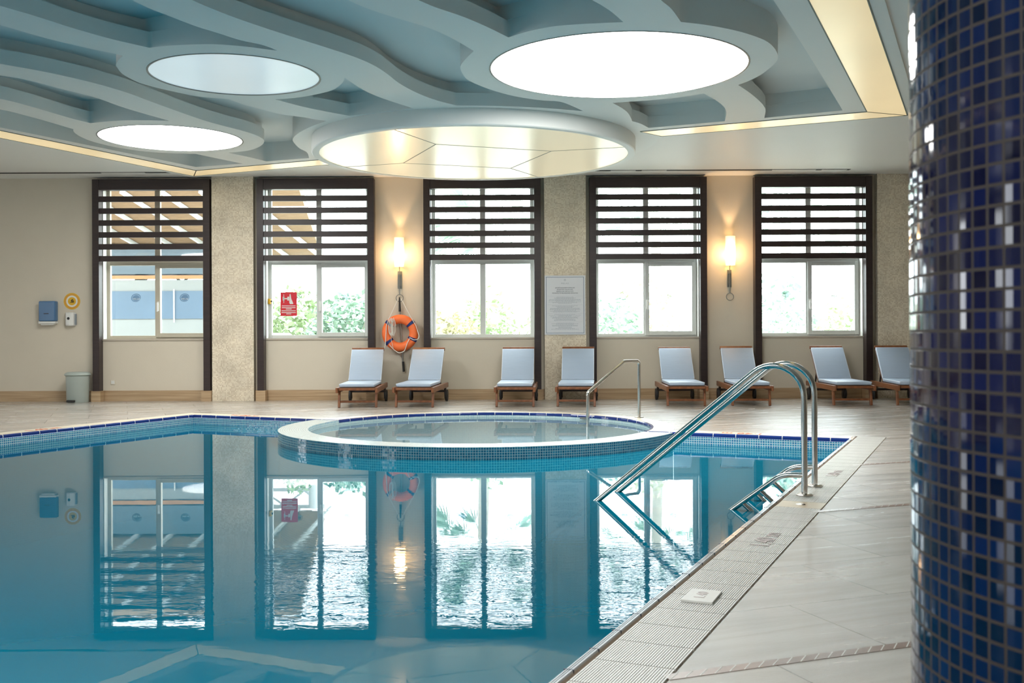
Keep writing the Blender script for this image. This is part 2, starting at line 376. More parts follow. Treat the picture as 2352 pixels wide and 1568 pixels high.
M['kdark'] = plain('slate_vinyl', (.12, .17, .22), .4, var=.1)
M['orange'] = plain('terracotta_band', (.50, .26, .13), .7)
M['paving'] = plain('pale_paving', (.60, .58, .52), .8, var=.05)
M['leaf'] = plain('pale_green_leaf', (.40, .52, .30), .5, var=.35, scale=2)
M['leaf2'] = plain('olive_leaf', (.56, .54, .36), .5, var=.4, scale=2)
M['leaf3'] = plain('blue_green_leaf', (.32, .46, .36), .5, var=.35, scale=2)
M['bark'] = plain('grey_bark', (.50, .45, .38), .9, var=.3, scale=8)
m, nt, p, out = newmat('lamp_glass'); setp(p, (.9, .8, .6), .4, emis=(1, .66, .28), estr=3.0); M['lamp'] = m
tcn = N(nt, 'ShaderNodeTexCoord'); sxn = N(nt, 'ShaderNodeSeparateXYZ'); nt.links.new(tcn.outputs['Object'], sxn.inputs[0])
crn = N(nt, 'ShaderNodeValToRGB'); rgn = N(nt, 'ShaderNodeMapRange'); rgn.inputs[1].default_value = 0; rgn.inputs[2].default_value = .48
nt.links.new(sxn.outputs['Z'], rgn.inputs[0]); nt.links.new(rgn.outputs[0], crn.inputs[0])
e_ = crn.color_ramp.elements; e_[0].position = 0; e_[0].color = (.10,)*3+(1,); e_[1].position = 1; e_[1].color = (.09,)*3+(1,)
for a_, b_ in ((.18, .45), (.35, 1.0), (.52, .6), (.72, .16)):
    q_ = e_.new(a_); q_.color = (b_, b_, b_, 1)
mun = N(nt, 'ShaderNodeMath', operation='MULTIPLY'); mun.inputs[1].default_value = 6.0; nt.links.new(crn.outputs[0], mun.inputs[0]); nt.links.new(mun.outputs[0], p.inputs['Emission Strength'])

# ------------------------------------------------------------------ plan frames
TH = math.radians(-24.39); CE, SE = math.cos(TH), math.sin(TH)
def frame(o):
    return lambda u, v: (o[0]+u*CE+v*SE, o[1]+u*SE-v*CE)
PL = frame((-4.373, 14.201))       # pool plan: u along the far edge, v towards the viewer
CF = frame((-5.177, 16.891))       # ceiling coffer plan
WY = 17.28                         # window wall
PW, PLEN = 8.60, 17.0
TU, TV, TR, TO = 4.39, 0.018, 2.02, 2.36    # hot tub in pool plan
WZ, TWZ = -0.125, -0.06

def arc(c, r, a0, a1, n):
    return [(c[0]+r*math.cos(a0+(a1-a0)*i/n), c[1]+r*math.sin(a0+(a1-a0)*i/n)) for i in range(n+1)]
# ------------------------------------------------------------------ ROOM SHELL
XL, XR, YB, ZC = -16.0, 9.5, -12.0, 3.715
def edge_path(off, r, end=0.0):
    "pool edge from near-left round the tub to the far right, off metres outside the water"
    p = [(-off, PLEN), (-off, -off)]
    vv = -off
    h = math.sqrt(max(0, r*r-(TV-vv)**2))
    a0 = math.atan2(vv-TV, -h); a1 = math.atan2(vv-TV, h)
    if a0 > 0: a0 -= 2*PI
    p += arc((TU, TV), r, a0, a1, 48)
    p += [(PW, vv)] if end == 0 else [(end, vv)]
    return p
inner = edge_path(0.0, TR)
outer = edge_path(0.30, TR+0.27)
rim_line = edge_path(0.03, TR+0.03)
GU0, GU1 = PW, PW+0.34
deck_hole = outer[:-1]+[(PW, -0.30), (PW, -0.33), (GU1, -0.33), (GU1, PLEN)]
me = fill('floor', [(XL, YB), (XR, YB), (XR, WY), (XL, WY)], [[PL(*q) for q in deck_hole]], -0.25, 0.0)
tag(link_mesh('floor', me, M['floor']), 'pale pinkish marble deck floor around the pool', 'floor', kind='structure')
cop = rim_line+outer[::-1]
me = fill('trim_1', [PL(*q) for q in cop], [], -0.08, 0.001)
tag(link_mesh('trim_1', me, M['coping']), 'cream stone coping along the far pool edge', 'coping', kind='structure')
# navy bullnose with light joints
b = MB(); bj = MB(); L = 0.0
for (p0, p1) in zip(inner[:-1], inner[1:]):
    P0, P1 = PL(*p0), PL(*p1)
    l = math.dist(P0, P1); n = Vector((-(P1[1]-P0[1]), P1[0]-P0[0])).normalized()     # outward from water
    k = math.ceil(L/0.245)
    cuts = []
    while k*0.245 < L+l:
        t = (k*0.245-L)/l; c = (P0[0]+(P1[0]-P0[0])*t, P0[1]+(P1[1]-P0[1])*t); cuts.append(c); k += 1
    prof = [(0.002, -0.034), (-0.004, -0.028), (-0.004, -0.008), (0.001, 0.002), (0.010, 0.005), (0.03, 0.005), (0.03, -0.034)]
    def sec(P, d=0.0): return [(P[0]+n.x*a, P[1]+n.y*a, z+d) for a, z in prof]
    A_, B_ = sec(P0), sec(P1)
    for i in range(len(prof)-1): b.quad([A_[i], B_[i], B_[i+1], A_[i+1]])
    tdir = Vector((P1[0]-P0[0], P1[1]-P0[1])).normalized()
    for c in cuts:
        q0 = sec((c[0]-tdir.x*.004, c[1]-tdir.y*.004)); q1 = sec((c[0]+tdir.x*.004, c[1]+tdir.y*.004))
        for i in range(len(prof)-1):
            bj.quad([tuple(Vector(x)+Vector((-n.x, -n.y, 1))*.0012) for x in (q0[i], q1[i], q1[i+1], q0[i+1])])
    L += l
o = b.build('trim_2', M['bullnose']); tag(o, 'navy glazed edge tiles round the pool rim', 'edge tiles', kind='structure')
bj.build('tile_joint', M['joint'], o)
# pool basin
b = MB()
b.strip([PL(0, PLEN), PL(0, 0)], -.15, -0.034)
b.strip([PL(0, 0), PL(TU-TO, 0)], -.15, -0.034); b.strip([PL(TU+TO, 0), PL(PW, 0)], -.15, -0.034)
b.strip([PL(PW, 0), PL(PW, PLEN)], -.15, -0.03)
b.strip([PL(PW, PLEN), PL(0, PLEN)], -.15, 0.0)
o = b.build('pool_basin', M['poolwall']); tag(o, 'blue mosaic walls of the swimming pool', 'pool', kind='structure')
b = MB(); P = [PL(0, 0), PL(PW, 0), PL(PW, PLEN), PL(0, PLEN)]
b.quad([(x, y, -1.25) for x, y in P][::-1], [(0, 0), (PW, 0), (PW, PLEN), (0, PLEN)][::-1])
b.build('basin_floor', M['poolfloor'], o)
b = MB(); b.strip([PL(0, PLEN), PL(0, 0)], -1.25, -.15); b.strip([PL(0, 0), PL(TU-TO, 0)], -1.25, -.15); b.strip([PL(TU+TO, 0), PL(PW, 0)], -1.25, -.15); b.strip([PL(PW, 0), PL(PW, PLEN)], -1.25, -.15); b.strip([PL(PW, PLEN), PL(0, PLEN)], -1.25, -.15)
b.build('lower_wall', M['poolfloor'], o)  # brighter floor tile colour stands in for light missing on the underwater walls
# pool water: surface round the tub
hole = [PL(*q) for q in arc((TU, TV), TO-.002, 0, 2*PI, 96)[:-1]]
me = bpy.data.meshes.new('w')
oc = [(0.0, 0.0)]
h = math.sqrt((TO-.002)**2-TV**2)
wp = [(0, 0)]+[(TU+(TO-.002)*math.cos(a), TV+(TO-.002)*math.sin(a)) for a in [PI+math.asin(TV/TO)-(PI+2*math.asin(TV/TO))*i/64 for i in range(65)]]+[(PW, 0), (PW, PLEN), (0, PLEN)]
wp = [(u, max(v, 0)) for u, v in wp]
me = fill('pool_water', [PL(*q) for q in wp], [], WZ-.0005, WZ)
bmv = MB()
P = [(*PL(*q), WZ) for q in wp]
bmv.quad(P[::-1])
o = bmv.build('pool_water', M['water']); tag(o, 'turquoise swimming pool water mirroring the windows', 'water', kind='structure')
# right-hand edge: nosing, channel, gutter bed
e = empty('pool_gutter', (*PL(PW, 0), 0), TH)
def G(u, v, z): return (u, -v, z)
b = MB()
prof = [(-.004, -.04), (-.004, -.004), (.003, .001), (.007, .001), (.008, -.002), (.010, -.002), (.011, .001), (.015, .001), (.016, -.002), (.018, -.002), (.019, .001), (.026, .001), (.028, -.006)]
for i in range(len(prof)-1):
    (a, za), (c, zc) = prof[i], prof[i+1]; b.quad([G(a, -.0, za), G(a, PLEN, za), G(c, PLEN, zc), G(c, -.0, zc)])
b.build('nosing', M['nosing'], e, bevel=0)
b = MB()
prof = [(.028, -.006), (.032, -.018), (.045, -.022), (.054, -.016), (.054, -.05), (.338, -.05), (.338, .0)]
for i in range(len(prof)-1):
    (a, za), (c, zc) = prof[i], prof[i+1]; b.quad([G(a, -.33, za), G(a, PLEN, za), G(c, PLEN, zc), G(c, -.33, zc)])
b.build('channel', M['channel'], e)
b = MB()
for k in range(0, 68):
    v = .125+k*.245; b.box(-.006, .030, -v-.0025, -v+.0025, -.03, .0015)
b.build('nosing_joint', M['ink'], e)
tag(e, 'grooved pale edge and overflow channel of the right pool side', 'gutter', kind='structure')
# gutter grate panels, each lifts out
def make_grate():
    b = MB(); n = 30; w = .281/n
    for i in range(n): b.box(.053+i*w, .053+i*w+w*.68, -.236, -.004, -.012, 0.002)
    b.box(.055, .338, -.14, -.10, -.018, -.006); b.box(.055, .338, -.225, -.20, -.018, -.006); b.box(.055, .338, -.04, -.015, -.018, -.006)
    return b.mesh('gutter_grate')
GM = make_grate()
for k in range(46):
    if k == 19: continue
    o = bpy.data.objects.new('gutter_grate', GM); COL.objects.link(o)
    if k == 0: GM.materials.append(M['grate'])
    x, y = PL(PW, -.33+k*.24); o.location = (x, y, 0); o.rotation_euler = (0, 0, TH)
    tag(o, 'ribbed white gutter grate panel along the pool side', 'grate', 'gutter grates along the pool side')

# ------------------------------------------------------------------ hot tub
e = empty('hot_tub', (*PL(TU, TV), 0), TH)
tag(e, 'round mosaic hot tub set into the far pool edge', 'hot tub')
b = MB(); n = 96
a0 = -PI-math.asin(TV/TO)*0; 
def pol(r, a): return (r*math.cos(a), -r*math.sin(a))      # local y is -v
rings = [TR+(TO-TR)*i/13 for i in range(14)]
for i in range(n):
    a, c = PI*i/n, PI*(i+1)/n
    for j in range(len(rings)-1):
        r0, r1 = rings[j], rings[j+1]
        P = [(*pol(r0, a), .002), (*pol(r0, c), .002), (*pol(r1, c), .002), (*pol(r1, a), .002)]
        b.quad(P, [(TO*a, r0), (TO*c, r0), (TO*c, r1), (TO*a, r1)])
b.build('rim', M['rim'], e)
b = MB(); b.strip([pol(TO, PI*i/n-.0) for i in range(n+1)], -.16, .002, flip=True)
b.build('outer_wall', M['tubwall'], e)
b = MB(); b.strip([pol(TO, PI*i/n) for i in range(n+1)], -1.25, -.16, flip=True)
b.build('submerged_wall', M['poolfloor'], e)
b = MB(); b.strip([pol(TR, 2*PI*i/(2*n)) for i in range(2*n+1)], -.5, -.0)
b.lathe([(TR, -.5), (1.55, -.5), (1.5, -.95), (0.01, -.95)], n=96, cap=False)
for f_ in range(len(b.f)): pass
b.build('inner_wall', M['tubin'], e)
b = MB(); b.quad([(*pol(TR-.001, 2*PI*i/n), TWZ) for i in range(n)][::-1])
o = b.build('tub_water', M['tubwater'], loc=(*PL(TU, TV), 0)); o.rotation_euler = (0, 0, TH)
tag(o, 'still clear water filling the round hot tub', 'water', kind='structure')
b = MB(); b.box(-.07, .07, -.01, .01, -.012, .012); q = pol(TR-.012, -PI*.40)
o = b.build('overflow_slot', M['iron'], e, loc=(q[0], q[1], -.035)); o.rotation_euler = (0, 0, .3)

# ------------------------------------------------------------------ WALLS
WC = [-5.96, -3.242, -.487, 2.259, 4.993]; OH = .86; SZ = 1.03; TOPZ = 3.62
b = MB(); xs = [XL]
for c in WC: xs += [c-OH, c+OH]
xs.append(XR)
for i in range(0, len(xs), 2): b.box(xs[i], xs[i+1], WY, WY+.30, 0, 4.1)
for c in WC: b.box(c-OH, c+OH, WY, WY+.30, 0, SZ); b.box(c-OH, c+OH, WY, WY+.30, TOPZ, 4.1)
tag(b.build('wall_back', M['wall']), 'beige painted wall with the row of five tall windows', 'wall', kind='structure')
b = MB(); b.box(XR, XR+.3, YB, WY+.3, -.25, 4.1)
tag(b.build('wall_right', M['wall']), 'beige wall closing the hall behind the blue column', 'wall', kind='structure')
b = MB(); b.box(XL-.3, XL, YB, WY+.3, -.25, 1.0); b.box(XL-.3, XL, YB, WY+.3, 3.3, 4.1)
y = YB
while y < WY: b.box(XL-.3, XL, y, min(y+8.1, WY+.3), 1.0, 3.3); y += 9.8
tag(b.build('wall_left', M['wall']), 'beige wall with windows at the far side of the hall', 'wall', kind='structure')
b = MB(); b.box(XL, XR, YB-.3, YB, -.25, 4.1)
tag(b.build('wall_front', M['wall']), 'beige wall behind the viewpoint', 'wall', kind='structure')
# baseboards
b = MB()
edges = [XL]
for c in WC: edges += [c-.99, c-.83, c+.83, c+.99]
edges.append(XR)
for i in range(len(edges)-1):
    j = i % 4
    d = .022 if j in (0, 2) else .19
    b.box(edges[i]+.002, edges[i+1]-.002, WY-d, WY-.001, 0, .175)
tag(b.build('baseboard_back', M['base']), 'veined tan travertine baseboard along the window wall', 'baseboard', kind='structure')

# ------------------------------------------------------------------ pilasters
for x, lab in ((-4.62, 'beige stone mosaic pilaster left of the window with the red sign'), (.886, 'beige stone mosaic pilaster carrying the rules poster'), (6.40, 'beige stone mosaic pilaster half hidden by the blue column')):
    b = MB(); b.box(x-.345, x+.345, WY-.13, WY-.001, 0, ZC)
    tag(b.build('mosaic_pilaster', M['pilaster']), lab, 'pilaster', 'mosaic pilasters between the windows', kind='structure')

# ------------------------------------------------------------------ windows and slatted screens
WLAB = ['window beside the paper towel dispenser, grey kiosk outside', 'window with the red sign on its pane', 'fixed two-pane window in the middle of the wall', 'window between the rules poster and a wall lamp', 'window nearest the blue column']
def logo_mesh(r):
    pts = []
    for i in range(28):
        a = 2*PI*i/28
        rr = 1.0+.16*math.cos(a-2.3)-.10*math.cos(2*a+.5)
        pts.append((r*1.15*rr*math.cos(a), r*.85*rr*math.sin(a)))
    return pts
for i, c in enumerate(WC):
    fm = M['alu'] if i == 0 else M['aluw']
    e = empty('window_%d' % (i+1), (c, WY, 0)); tag(e, WLAB[i], 'window', kind='structure')
    b = MB(); w = OH-.002; y0, y1 = .16, .23; tz = 2.27
    b.box(-w, -w+.06, y0, y1, SZ, TOPZ); b.box(w-.06, w, y0, y1, SZ, TOPZ); b.box(-w+.06, w-.06, y0, y1, SZ, SZ+.06); b.box(-w+.06, w-.06, y0, y1, TOPZ-.06, TOPZ)
    b.box(-.045, .045, y0, y1, SZ+.06, tz); b.box(-.045, .045, y0, y1, tz+.07, TOPZ-.06); b.box(-w+.06, w-.06, y0, y1, tz, tz+.07)
    b.build('window_frame', fm, e, bevel=.004)
    b = MB(); b.box(-w, w, .02, .16, SZ-.001, SZ+.004); b.box(-w-.02, w+.02, -.02, .03, SZ-.022, SZ+.004)
    b.build('window_sill', M['sill'], e)
    for s in (-1, 1): b = MB(); b.box(*sorted((s*w, s*(w-.006))), .0, .16, SZ, TOPZ); b.build('window_reveal', M['reveal'], e)
    def pane(x0, x1, z0, z1):
        b = MB(); b.box(x0, x1, .19, .196, z0, z1); return b.build('window_pane', M['glass'], e)
    pane(-w+.06, -.045, SZ+.06, tz)
    if i != 2:
        b = MB(); x0, x1, z0, z1 = -.02, w-.02, SZ+.03, tz+.02
        ya = y0-.03; yb = y0-.001; b.box(x0, x0+.07, ya, yb, z0, z1); b.box(x1-.07, x1, ya, yb, z0, z1); b.box(x0+.07, x1-.07, ya, yb, z0, z0+.07); b.box(x0+.07, x1-.07, ya, yb, z1-.07, z1)
        s = b.build('window_sash', fm, e, bevel=.004)
        b = MB(); b.box(x0+.02, x0+.05, y0-.045, y0-.03, 1.50, 1.66); b.box(x0+.025, x0+.045, y0-.07, y0-.045, 1.60, 1.63); b.box(x0+.022, x0+.048, y0-.085, y0-.07, 1.49, 1.64)
        b.build('handle', M['white'], s, bevel=.004)
        pane(x0+.07, x1-.07, z0+.07, z1-.07)
    else: pane(.045, w-.06, SZ+.06, tz)
    pane(-w+.06, -.045, tz+.07, TOPZ-.06); pane(.045, w-.06, tz+.07, TOPZ-.06)
    for xx in (-.37, .45):
        pts = logo_mesh(.075); ins = [(x*.82, z*.82) for x, z in pts]; core = [(x*.74, z*.74) for x, z in pts]
        b = MB()
        for k in range(len(pts)):
            k2 = (k+1) % len(pts); y = .186
            b.quad([(pts[k][0], y, pts[k][1]), (pts[k2][0], y, pts[k2][1]), (ins[k2][0], y, ins[k2][1]), (ins[k][0], y, ins[k][1])])
        b.quad([(x, .186, z) for x, z in core])
        lo = b.build('logo', M['film'], e, loc=(xx, 0, 1.72))
        tm = text_mesh('MELAS', .034, spacing=1.2); tm.transform(Matrix.Rotation(PI/2, 4, 'X'))
        link_mesh('lettering', tm, M['white'], lo, loc=(0, .183, -.015))
    # slatted dark screen in front
    e = empty('slatted_screen', (c, WY, 0))
    tag(e, ['dark brown slatted screen over the kiosk-view window beside the bin wall', 'dark brown slatted screen over the window with the red sign', 'dark brown slatted screen over the middle window under the large ceiling disc', 'dark brown slatted screen over the window right of the rules poster', 'dark brown slatted screen over the window nearest the blue column'][i], 'window screen', 'slatted window screens')
    HW = .97; yf = -.165
    b = MB(); b.box(-HW, -HW+.11, yf, -.002, .175, ZC-.04); b.build('post', M['dark'], e, bevel=.003)
    b = MB(); b.box(HW-.11, HW, yf, -.002, .175, ZC-.04); b.build('post', M['dark'], e, bevel=.003)
    b = MB(); b.box(-HW+.11, HW-.11, yf+.01, -.01, 3.50, ZC-.04); b.build('header', M['dark'], e, bevel=.003)
    b = MB()
    for k in range(6):
        z1 = 3.50-.105-k*.197; b.box(-HW+.11, HW-.11, yf+.02, yf+.06, z1-.092, z1)
    b.build('slats', M['dark'], e)

# ------------------------------------------------------------------ CEILING
HOLES = [
[(-2.93,8.01),(-3.07,7.52),(-3.27,7.0),(-3.6,6.48),(-4.33,6.91),(-4.35,7.55),(-4.12,7.95),(-4.0,8.16),(-3.88,8.36),(-3.8,8.52),(-3.72,8.69),(-3.63,8.85),(-3.5,9.06),(-3.36,9.23),(-3.26,9.35),(-3.12,9.3),(-3.01,9.27),(-2.85,9.25),(-2.66,9.24),(-2.47,9.29),(-2.33,9.35),(-2.23,9.41),(-2.13,9.46),(-2.22,9.28),(-2.38,9.12),(-2.51,8.91),(-2.64,8.71),(-2.75,8.48),(-2.87,8.21)],
[(-4.57,8.15),(-4.26,8.65),(-4.16,8.83),(-4.02,9.08),(-3.83,9.33),(-3.64,9.55),(-3.6,9.61),(-3.69,9.75),(-3.78,9.92),(-3.82,10.07),(-3.85,10.24),(-3.85,10.41),(-3.82,10.64),(-3.73,10.83),(-3.59,11.04),(-3.45,11.22),(-3.32,11.32),(-3.13,11.39),(-3.09,11.45),(-3.02,11.66),(-2.92,11.84),(-2.8,12.05),(-2.68,12.22),(-2.48,12.37),(-2.37,12.49),(-2.24,12.59),(-2.45,12.86),(-2.64,13.16),(-2.81,13.5),(-2.91,13.8),(-2.94,14.07),(-2.95,14.44),(-2.91,14.76),(-2.97,15.23),(-3.66,15.51),(-3.84,15.12),(-4.03,14.76),(-3.71,14.6),(-3.52,14.37),(-3.4,14.15),(-3.32,13.93),(-3.29,13.72),(-3.32,13.46),(-3.4,13.21),(-3.55,12.9),(-3.69,12.58),(-3.8,12.24),(-3.88,11.95),(-4.01,11.45),(-4.11,11.06),(-4.27,10.67),(-4.45,10.37),(-4.63,10.13),(-4.81,9.94),(-4.98,9.77),(-5.3,9.46)],
[(-5.51,10.05),(-5.09,10.32),(-4.89,10.53),(-4.74,10.87),(-4.53,11.31),(-4.4,11.84),(-4.14,12.54),(-4.38,12.5),(-4.65,12.5),(-4.89,12.56),(-5.14,12.66),(-5.24,12.41),(-5.34,12.06),(-5.44,11.7),(-5.59,11.33),(-5.96,10.89)],
[(-6.24,11.39),(-5.85,11.87),(-5.7,12.26),(-5.6,12.62),(-5.5,13.03),(-5.54,13.11),(-5.59,13.28),(-5.62,13.55),(-5.6,13.86),(-5.49,14.22),(-5.32,14.49),(-5.09,14.69),(-4.81,14.79),(-4.52,14.84),(-4.31,15.26),(-4.07,15.7),(-4.87,16.01),(-5.65,14.37),(-6.36,12.89),(-6.69,12.2)],
[(-1.68,10.47),(-1.73,10.66),(-1.85,10.93),(-1.98,11.09),(-2.24,11.29),(-2.44,11.38),(-2.6,11.42),(-2.36,11.81),(-2.12,12.09),(-1.92,12.3),(-1.54,12.1),(-1.13,11.9),(-1.42,11.38),(-1.57,10.99)],
[(-1.26,8.04),(-1.11,8.29),(-.91,8.53),(-.7,8.77),(-.52,9.08),(-.34,9.5),(-.43,9.79),(-.49,10.06),(-.48,10.34),(-.42,10.64),(-.21,11.02),(-.02,11.26),(.19,11.44),(.39,11.55),(.52,11.58),(.64,11.72),(.84,12.09),(.35,11.91),(-.16,11.8),(-.62,11.77),(-.82,11.51),(-1.0,11.17),(-1.15,10.73),(-1.24,10.29),(-1.33,9.97),(-1.47,9.67),(-1.67,9.36),(-1.89,9.04),(-2.09,8.74),(-2.28,8.42),(-2.45,8.06),(-2.58,7.67),(-2.0,6.86),(-1.67,7.18),(-1.45,7.63)],
[(-.72,8.04),(-.6,8.22),(-.39,8.47),(-.21,8.74),(-.02,9.07),(.15,8.89),(.34,8.76),(.53,8.7),(.76,8.66),(.94,8.64),(.86,8.46),(.77,8.28),(.63,8.06),(.38,7.75),(.02,7.38),(-.51,7.04),(-1.25,7.19),(-.95,7.74)],
[(1.17,8.07),(1.29,8.3),(1.42,8.64),(1.63,8.72),(1.85,8.84),(2.04,8.98),(2.25,9.19),(2.39,9.42),(2.5,9.7),(2.54,9.9),(2.54,10.14),(2.51,10.45),(2.45,10.68),(2.38,10.85),(2.59,11.22),(2.78,11.6),(2.88,11.83),(2.97,12.09),(3.06,12.52),(3.88,12.12),(2.81,9.74),(2.05,8.08),(1.55,6.98),(1.2,6.67),(.76,7.3)],
[(1.14,11.67),(1.3,11.62),(1.59,11.53),(1.82,11.43),(1.97,11.33),(2.09,11.23),(2.24,11.48),(2.38,11.75),(2.48,12.0),(2.55,12.27),(2.62,12.71),(1.74,13.1),(1.6,12.83),(1.48,12.68),(1.45,12.52),(1.37,12.18),(1.26,11.9)]]
# edges that carry a set-back upper wall (light cove behind the ribbon): vertex index ranges, sharp corners kept
COVES = [(5, 14), (40, 55), (10, 15), (99, 99), (6, 9), (19, 31), (0, 4), (13, 18), (11, 15)]
CORNERS = [{0, 3, 4, 14, 22}, {0, 6, 25, 33, 34, 36, 55}, {0, 6, 10, 15}, {0, 4, 13, 15, 16, 19}, {0, 6, 9, 11}, {5, 16, 19, 31, 32}, {4, 9, 15, 16}, {2, 13, 18, 19, 22, 23, 24}, {0, 5, 10, 11, 13}]
def smooth_poly(poly, corners, n=4):
    "Catmull-Rom rounding between the marked corners"
    m = len(poly); out = []
    for i in range(m):
        p1, p2 = poly[i], poly[(i+1) % m]
        p0 = poly[i-1] if i not in corners else (2*p1[0]-p2[0], 2*p1[1]-p2[1])
        j = (i+1) % m
        p3 = poly[(i+2) % m] if j not in corners else (2*p2[0]-p1[0], 2*p2[1]-p1[1])
        for k in range(n):
            t = k/n
            out.append(tuple(.5*((2*p1[a])+(-p0[a]+p2[a])*t+(2*p0[a]-5*p1[a]+4*p2[a]-p3[a])*t*t+(-p0[a]+3*p1[a]-3*p2[a]+p3[a])*t**3) for a in (0, 1)))
    return out
def expand(poly, i0, i1, d):
    m = len(poly)
    A = sum(poly[i][0]*poly[(i+1) % m][1]-poly[(i+1) % m][0]*poly[i][1] for i in range(m)); s = 1 if A > 0 else -1
    out = []
    for i, p in enumerate(poly):
        if i0 <= i <= i1:
            a, c = poly[i-1], poly[(i+1) % m]; 
            if i == i0: a = p
            if i == i1: c = p
            t = Vector((c[0]-a[0], c[1]-a[1])).normalized(); out.append((p[0]+s*t.y*d, p[1]-s*t.x*d))
        else: out.append(p)
    return out
ZS, ZM, ZT = 3.69, 3.835, 3.97
lo = [smooth_poly(h, c) for h, c in zip(HOLES, CORNERS)]
up = [smooth_poly(expand(h, a, c_, .11), cs) for h, (a, c_), cs in zip(HOLES, COVES, CORNERS)]
CL, CW = 20.0, 10.89
# round skylights: (centre, opening radius)
SKY = [((1.05, 10.15), 1.26), ((-2.76, 10.38), .84), ((-4.49, 13.69), .92)]
sky_h = [arc(c, r, 0, 2*PI, 72)[:-1] for c, r in SKY]
DC, DR = (-.50, 14.05), 2.17
du, dv, RR = 5.433, .656, 2.47
hc = math.sqrt(RR**2-(dv+.12)**2)
outl = [(-.12, CL), (-.12, -.12)]+arc((du, dv), RR, math.atan2(-.12-dv, -hc)-0, math.atan2(-.12-dv, hc), 40)+[(CW+.12, -.12), (CW+.12, CL)]
outl = [CF(*q) for q in outl]
me = fill('trim_3', outl, lo+sky_h, ZS, ZM)
tag(link_mesh('trim_3', me, M['ceil']), 'sculpted pale ceiling ribbons and rings with curved cut-outs', 'ceiling feature', kind='structure')
me = fill('trim_4', outl, up+sky_h, ZM, ZT)
tag(link_mesh('trim_4', me, M['ceil']), 'upper set-back layer of the sculpted ceiling ribbons', 'ceiling feature', kind='structure')
me = fill('ceiling_recess', outl, sky_h, ZT, 4.1)
tag(link_mesh('ceiling_recess', me, M['recess']), 'recessed blue-grey ceiling above the curved cut-outs', 'ceiling', kind='structure')
me = fill('ceiling', [(XL, YB), (XR, YB), (XR, WY), (XL, WY)], [outl], ZC, 4.1)
tag(link_mesh('ceiling', me, M['soffit']), 'flat white ceiling border round the sculpted coffer', 'ceiling', kind='structure')
for (c, r), mt, lab in zip(SKY, ('sky1', 'sky2', 'sky1'), ('largest round white skylight in the ceiling', 'round bluish-lit skylight in the ceiling ring above the pool', 'smallest-looking round white skylight beside the long left strip light')):
    e = empty('skylight', (c[0], c[1], ZS)); tag(e, lab, 'skylight', 'round skylights')
    b = MB(); b.lathe([(r+.004, .012), (r+.004, -.004), (r-.014, -.004), (r-.014, .012)], n=72, cap=False); b.build('frame', M['iron'], e, smooth=True)
    b = MB(); b.lathe([(r-.012, .03), (r-.012, .004), (.01, .004)], n=72, cap=False); b.lathe([(.011, .004), (.0001, .004)], n=12, cap=False); b.build('diffuser', M[mt], e)
# unseen glowing panels added over the near end of the pool to light the hall
for u, v, r in ((2.6, 16.5, 1.2), (8.2, 13.8, 1.3), (5.4, 17.0, 1.2)):
    c = CF(u, v); e = empty('skylight', (c[0], c[1], ZS-.02)); tag(e, 'added round light panel over the near end of the pool, out of view', 'skylight', 'added light panels over the near pool end')
    b = MB(); b.lathe([(r, .02), (r, 0), (.001, 0)], n=48, cap=False); b.build('diffuser', M['sky1'], e)
# large hanging disc
e = empty('ceiling_disc', (DC[0], DC[1], 3.495)); tag(e, 'large round cream backlit ceiling disc above the hot tub', 'ceiling light')
b = MB(); b.lathe([(DR, .197), (DR, .012), (DR-.012, 0), (DR-.10, 0), (DR-.10, .02)], n=96, cap=False); b.build('rim', M['ceil'], e, smooth=True)
b = MB(); b.quad([((DR-.098)*math.cos(2*PI*k/96), (DR-.098)*math.sin(2*PI*k/96), .008) for k in range(96)][::-1]); b.build('panel', M['disc'], e)
sp = dict(a=(-1.368, 12.214), b=(-.956, 13.145), c=(-1.521, 14.587), d=(.529, 13.674), e=(1.50, 13.40), g=(-.01, 15.088), h=(.397, 15.90), i=(-2.38, 14.90))
b = MB()
for k in ('ab', 'bc', 'bd', 'de', 'dg', 'gh', 'ci', 'cg'):
    P, Q = [(sp[q][0]-DC[0], sp[q][1]-DC[1], .0065) for q in k]; b.bar(P, Q, .013, .002)
b.build('seam', M['seam'], e)
# linear strip lights round the coffer
sw = .42
def strip(poly, label):
    b = MB(); b.prism([CF(*q) for q in poly], ZS-.004, ZS+.01)
    o = b.build('strip_light', M['strip']); tag(o, label, 'strip light', 'linear strip lights round the ceiling coffer')
    b = MB(); P = [CF(*q) for q in poly]
    for k in range(len(P)):
        b.bar((*P[k], ZS-.003), (*P[(k+1) % len(P)], ZS-.003), .012, .008)
    b.build('trim_edge', M['seam'], o)
strip([(0, 0), (sw, sw), (sw, CL-1), (0, CL-1)], 'long cream strip light running along the far left of the ceiling')
strip([(0, 0), (3.02, 0), (3.22, sw), (sw, sw)], 'short cream strip light over the second window, ending at the large disc')
strip([(CW, 0), (7.86, 0), (7.70, sw), (CW-sw, sw)], 'narrow-looking cream strip light over the far right windows')
strip([(CW, 0), (CW-sw, sw), (CW-sw, CL-1), (CW, CL-1)], 'broad cream strip light beside the blue column')
